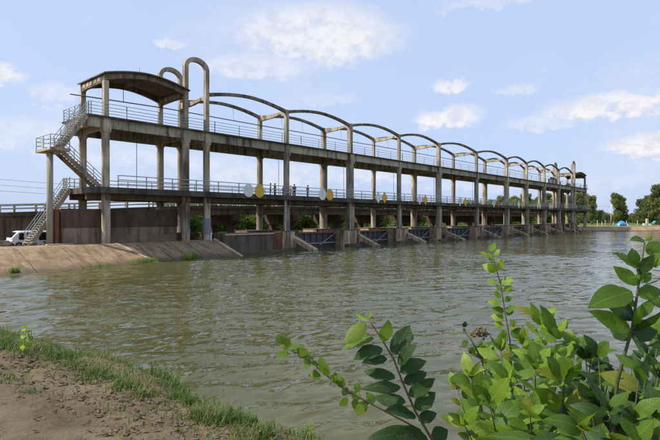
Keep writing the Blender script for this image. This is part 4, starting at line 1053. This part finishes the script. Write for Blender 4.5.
# dark understorey behind and between the shrubs
DF = 1.42
rf = foot(630, DF); PF = plant('understorey_bush', rf, 'dark leafy undergrowth between the light green shrub and the tall big-leaved shrub', 'bush')
for (tx, ty, dz) in [(585, 352, 0), (600, 368, .08), (615, 378, -.05), (632, 362, .1), (650, 352, .05), (664, 340, .1), (575, 392, -.1), (598, 402, -.1), (622, 408, -.12), (645, 395, -.08), (668, 390, 0), (590, 430, -.2), (640, 430, -.2)]:
    tip = cam_pt(tx, ty, DF + dz); b2 = cam_pt(625 + (tx - 625) * .6, 485, DF + dz * .6)
    leafy_stem(PF, [rf, b2, (b2 + tip) / 2, tip], 20, .40, (.06, .105), ('leaf_dark', 'leaf_dark', 'leaf_mid', 'leaf_dark'), .95, .54)
# 6. small seedlings on the bank
def herb(px, py, depth_guess, h, label, L=.05, n=16):
    for d_ in np.arange(1.5, 14, .03):                                # walk along the sight line until it meets the bank
        p = cam_pt(px, py, float(d_)); z, u = bank_z(p.x, p.y)
        if p.z <= z: break
    p = Vector((p.x, p.y, z - .01)); P = plant('seedling', p, label, 'plant')
    pth = [p, p + Vector((.01, .02, h * .5)), p + Vector((random.uniform(-.03, .03), .0, h))]
    stem(P, pth, .004, .0015)
    for i in range(n):
        q, dr = along(pth, .2 + .8 * (i + .5) / n); a = i * 2.4
        dv = (RIGHT * math.cos(a) + VIEW * math.sin(a) + UPV * random.uniform(.1, .7)).normalized(); l = L * random.uniform(.7, 1.2)
        put_leaf(P, q, q + dv * l, l * .6, 'leaf_young', rnd_n(.7, .5))
herb(24, 357, 7, .36, 'light green leafy seedling in the grass at the far left of the bank', .085, 18)
herb(308, 440, 4.2, .12, 'tiny light green seedling at the bottom edge by the water', .04, 9)

# ------------------------------------------------------------------ grass, litter and twigs on the near bank
def bank_point(px, py):
    best = None
    for d_ in np.arange(1.5, 14, .03):
        p = cam_pt(px, py, float(d_)); z, u = bank_z(p.x, p.y)
        if best is None or p.z - z < best[0]: best = (p.z - z, p)
        if p.z <= z: break
    p = best[1]
    return p.x, p.y
tufts = []
for s in np.linspace(0, 1, 90):                                   # strip along the edge of the bank
    y = -30 - 10.6 * s; tufts.append((float(edge_s(y)) - .02 + random.uniform(-.15, .22), y, random.uniform(.10, .2), random.uniform(.07, .15), int((130 if s < .5 else 60) * random.uniform(.1, 1.6) * (1 if random.random() < .55 else 0)) + 1))
for px, py, h, rd_, n in [(14, 384, .10, .17, 260), (32, 392, .10, .13, 200), (88, 380, .13, .15, 300), (125, 388, .20, .15, 620), (142, 396, .18, .11, 420), (190, 405, .20, .09, 300), (205, 418, .24, .13, 800), (222, 422, .26, .15, 1000), (240, 425, .22, .13, 700), (262, 436, .2, .12, 420), (30, 352, .26, .22, 600), (60, 358, .24, .22, 700), (75, 366, .2, .18, 450), (8, 346, .26, .25, 600), (4, 378, .1, .15, 150), (178, 398, .17, .1, 250), (250, 440, .2, .16, 500), (110, 378, .17, .14, 350), (95, 374, .18, .16, 400)]:
    x, y = bank_point(px, py); tufts.append((x, y, h * .55, rd_ * .52, int(n * .42)))
tx, ty, th = [], [], []
for (x, y, h, rd_, n) in tufts:
    tx.append(rng.normal(x, rd_, n)); ty.append(rng.normal(y, rd_, n)); th.append(h * rng.uniform(.3, 1.15, n))
n = 9000; yy = rng.uniform(-46, -31, n); tx.append(edge_s(yy) + rng.normal(-.25, .3, n)); ty.append(yy); th.append(rng.uniform(.02, .09, n))
tx, ty, th = np.concatenate(tx), np.concatenate(ty), np.concatenate(th); n = len(tx)
uu = tx - edge_s(ty) - np.sin(ty*2.3)*.06 - np.sin(ty*5.1+1)*.035
keep = uu < .75; tx, ty, th, uu = tx[keep], ty[keep], th[keep], uu[keep]; n = len(tx)
tz = bank_h(uu, tx, ty) - .01; ta = rng.uniform(0, 2*math.pi, n); lean = rng.uniform(.1, 1.0, n); wd = rng.uniform(.0026, .0062, n) * (1 + th)
dx, dy = np.cos(ta), np.sin(ta); V7 = []
for q, k in ((0, 1.), (.45, .85), (.8, .5)):
    ox, oy = dx*lean*q*q*th, dy*lean*q*q*th; zz = tz + th*q*(1 - .3*lean*q)
    for sgn in (-1, 1): V7.append(np.stack([tx + ox - sgn*dy*wd*k, ty + oy + sgn*dx*wd*k, zz], -1))
V7.append(np.stack([tx + dx*lean*th, ty + dy*lean*th, tz + th*(1 - .36*lean)], -1))
VV = np.stack(V7, 1).reshape(-1, 3); bb = np.arange(n) * 7
FF = [tuple(r) for r in np.concatenate([np.stack([bb, bb+1, bb+3, bb+2], -1), np.stack([bb+2, bb+3, bb+5, bb+4], -1)]).tolist()] + [tuple(r) for r in np.stack([bb+4, bb+5, bb+6], -1).tolist()]
gm = bpy.data.meshes.new('grass'); gm.from_pydata(VV.tolist(), [], FF)
go = link('grass', gm, M['grass']); stuff(tag(go, 'green grass tufts along the edge of the near bank', 'grass'))
# grass at the toe of the embankment
V_, F_ = [], []
def toe_tuft(s0_, y0_, z0_, rad, h, n):
    for _ in range(n):
        x, y = s0_ + random.gauss(0, rad), y0_ + random.gauss(0, rad * .3); a = random.uniform(0, 6.28); hh_ = h * random.uniform(.4, 1.1); b = len(V_); w_ = .02
        V_.extend([(x - w_, y, z0_), (x + w_, y, z0_), (x + math.cos(a)*hh_*.5, y + math.sin(a)*hh_*.5, z0_ + hh_)]); F_.append((b, b+1, b+2))
toe_tuft(19.9, -4.9, .05, .5, .42, 330); toe_tuft(24.2, -4.6, .05, .42, .6, 420); toe_tuft(9.9, -7.3, .1, .14, .5, 160); toe_tuft(15.6, -6.3, .05, .5, .22, 140)
gm = bpy.data.meshes.new('weeds'); gm.from_pydata(V_, [], F_)
stuff(tag(link('waterside_weeds', gm, M['tree_c']), 'green weeds at the waterline of the paved embankment', 'weeds'))
# clods and pebbles
V_, F_ = [], []
octf = [(0,2,4),(2,1,4),(1,3,4),(3,0,4),(2,0,5),(1,2,5),(3,1,5),(0,3,5)]
for i in range(1500):
    y = random.uniform(-45, -31); u = random.gauss(-.6, .3) if i < 1200 else random.uniform(-4, -.2); x = float(edge_s(y)) + u; z = bank_z(x, y)[0]; r_ = .006 + .03 * random.random() ** 4; b = len(V_)
    for (a_, c_, e_) in ((-1,0,0),(1,0,0),(0,-1,0),(0,1,0),(0,0,1),(0,0,-1)):
        V_.append((x + a_*r_*random.uniform(.7, 1.5), y + c_*r_*random.uniform(.7, 1.5), z + .3*r_ + e_*r_*random.uniform(.5, .9)))
    F_.extend([tuple(b + k for k in f) for f in octf])
cm_ = bpy.data.meshes.new('clods'); cm_.from_pydata(V_, [], F_)
stuff(tag(link('soil_clods', cm_, M['soil']), 'small brown clods and pebbles on the near bank', 'clods'))
# fallen leaves and twigs
V_, F_ = [], []
for i in range(2600):
    y = random.uniform(-45, -31); u = random.gauss(-.72, .30) if i < 2150 else random.uniform(-4.2, -.3)
    x = float(edge_s(y)) + u; z, _u = bank_z(x, y); a = random.uniform(0, 6.28); l = random.uniform(.012, .04) * (1 if i < 2150 else .7); b = len(V_); w_ = l * random.uniform(.25, .5)
    ca_, sa_ = math.cos(a), math.sin(a); tz = random.uniform(-.3, .5) * l
    V_.extend([(x - ca_*l, y - sa_*l, z + .008), (x + sa_*w_, y - ca_*w_, z + .012 + random.uniform(0, .015)), (x + ca_*l, y + sa_*l, z + .01 + abs(tz)), (x - sa_*w_, y + ca_*w_, z + .012 + random.uniform(0, .015))]); F_.append((b, b+1, b+2, b+3))
lm = bpy.data.meshes.new('litter'); lm.from_pydata(V_, [], F_)
stuff(tag(link('leaf_litter', lm, M['deadleaf']), 'brown fallen leaves scattered on the near bank', 'leaf litter'))
mb = MB()
for i in range(170):
    y = random.uniform(-44, -31); u = random.gauss(-.75, .3) if i < 110 else random.uniform(-3.8, -.8)
    x = float(edge_s(y)) + u; a = random.uniform(0, 6.28); l = random.uniform(.05, .28); pts = []
    for q in range(4):
        xx, yy = x + math.cos(a) * l * q / 3, y + math.sin(a) * l * q / 3; a += random.uniform(-.3, .3); pts.append((xx, yy, bank_z(xx, yy)[0] + .008 + random.uniform(0, .012)))
    mb.tube(pts, [.004, .0035, .003, .0015], 4)
stuff(tag(mb.build('fallen_twigs', M['twig']), 'dry twigs lying on the near bank', 'twigs'))
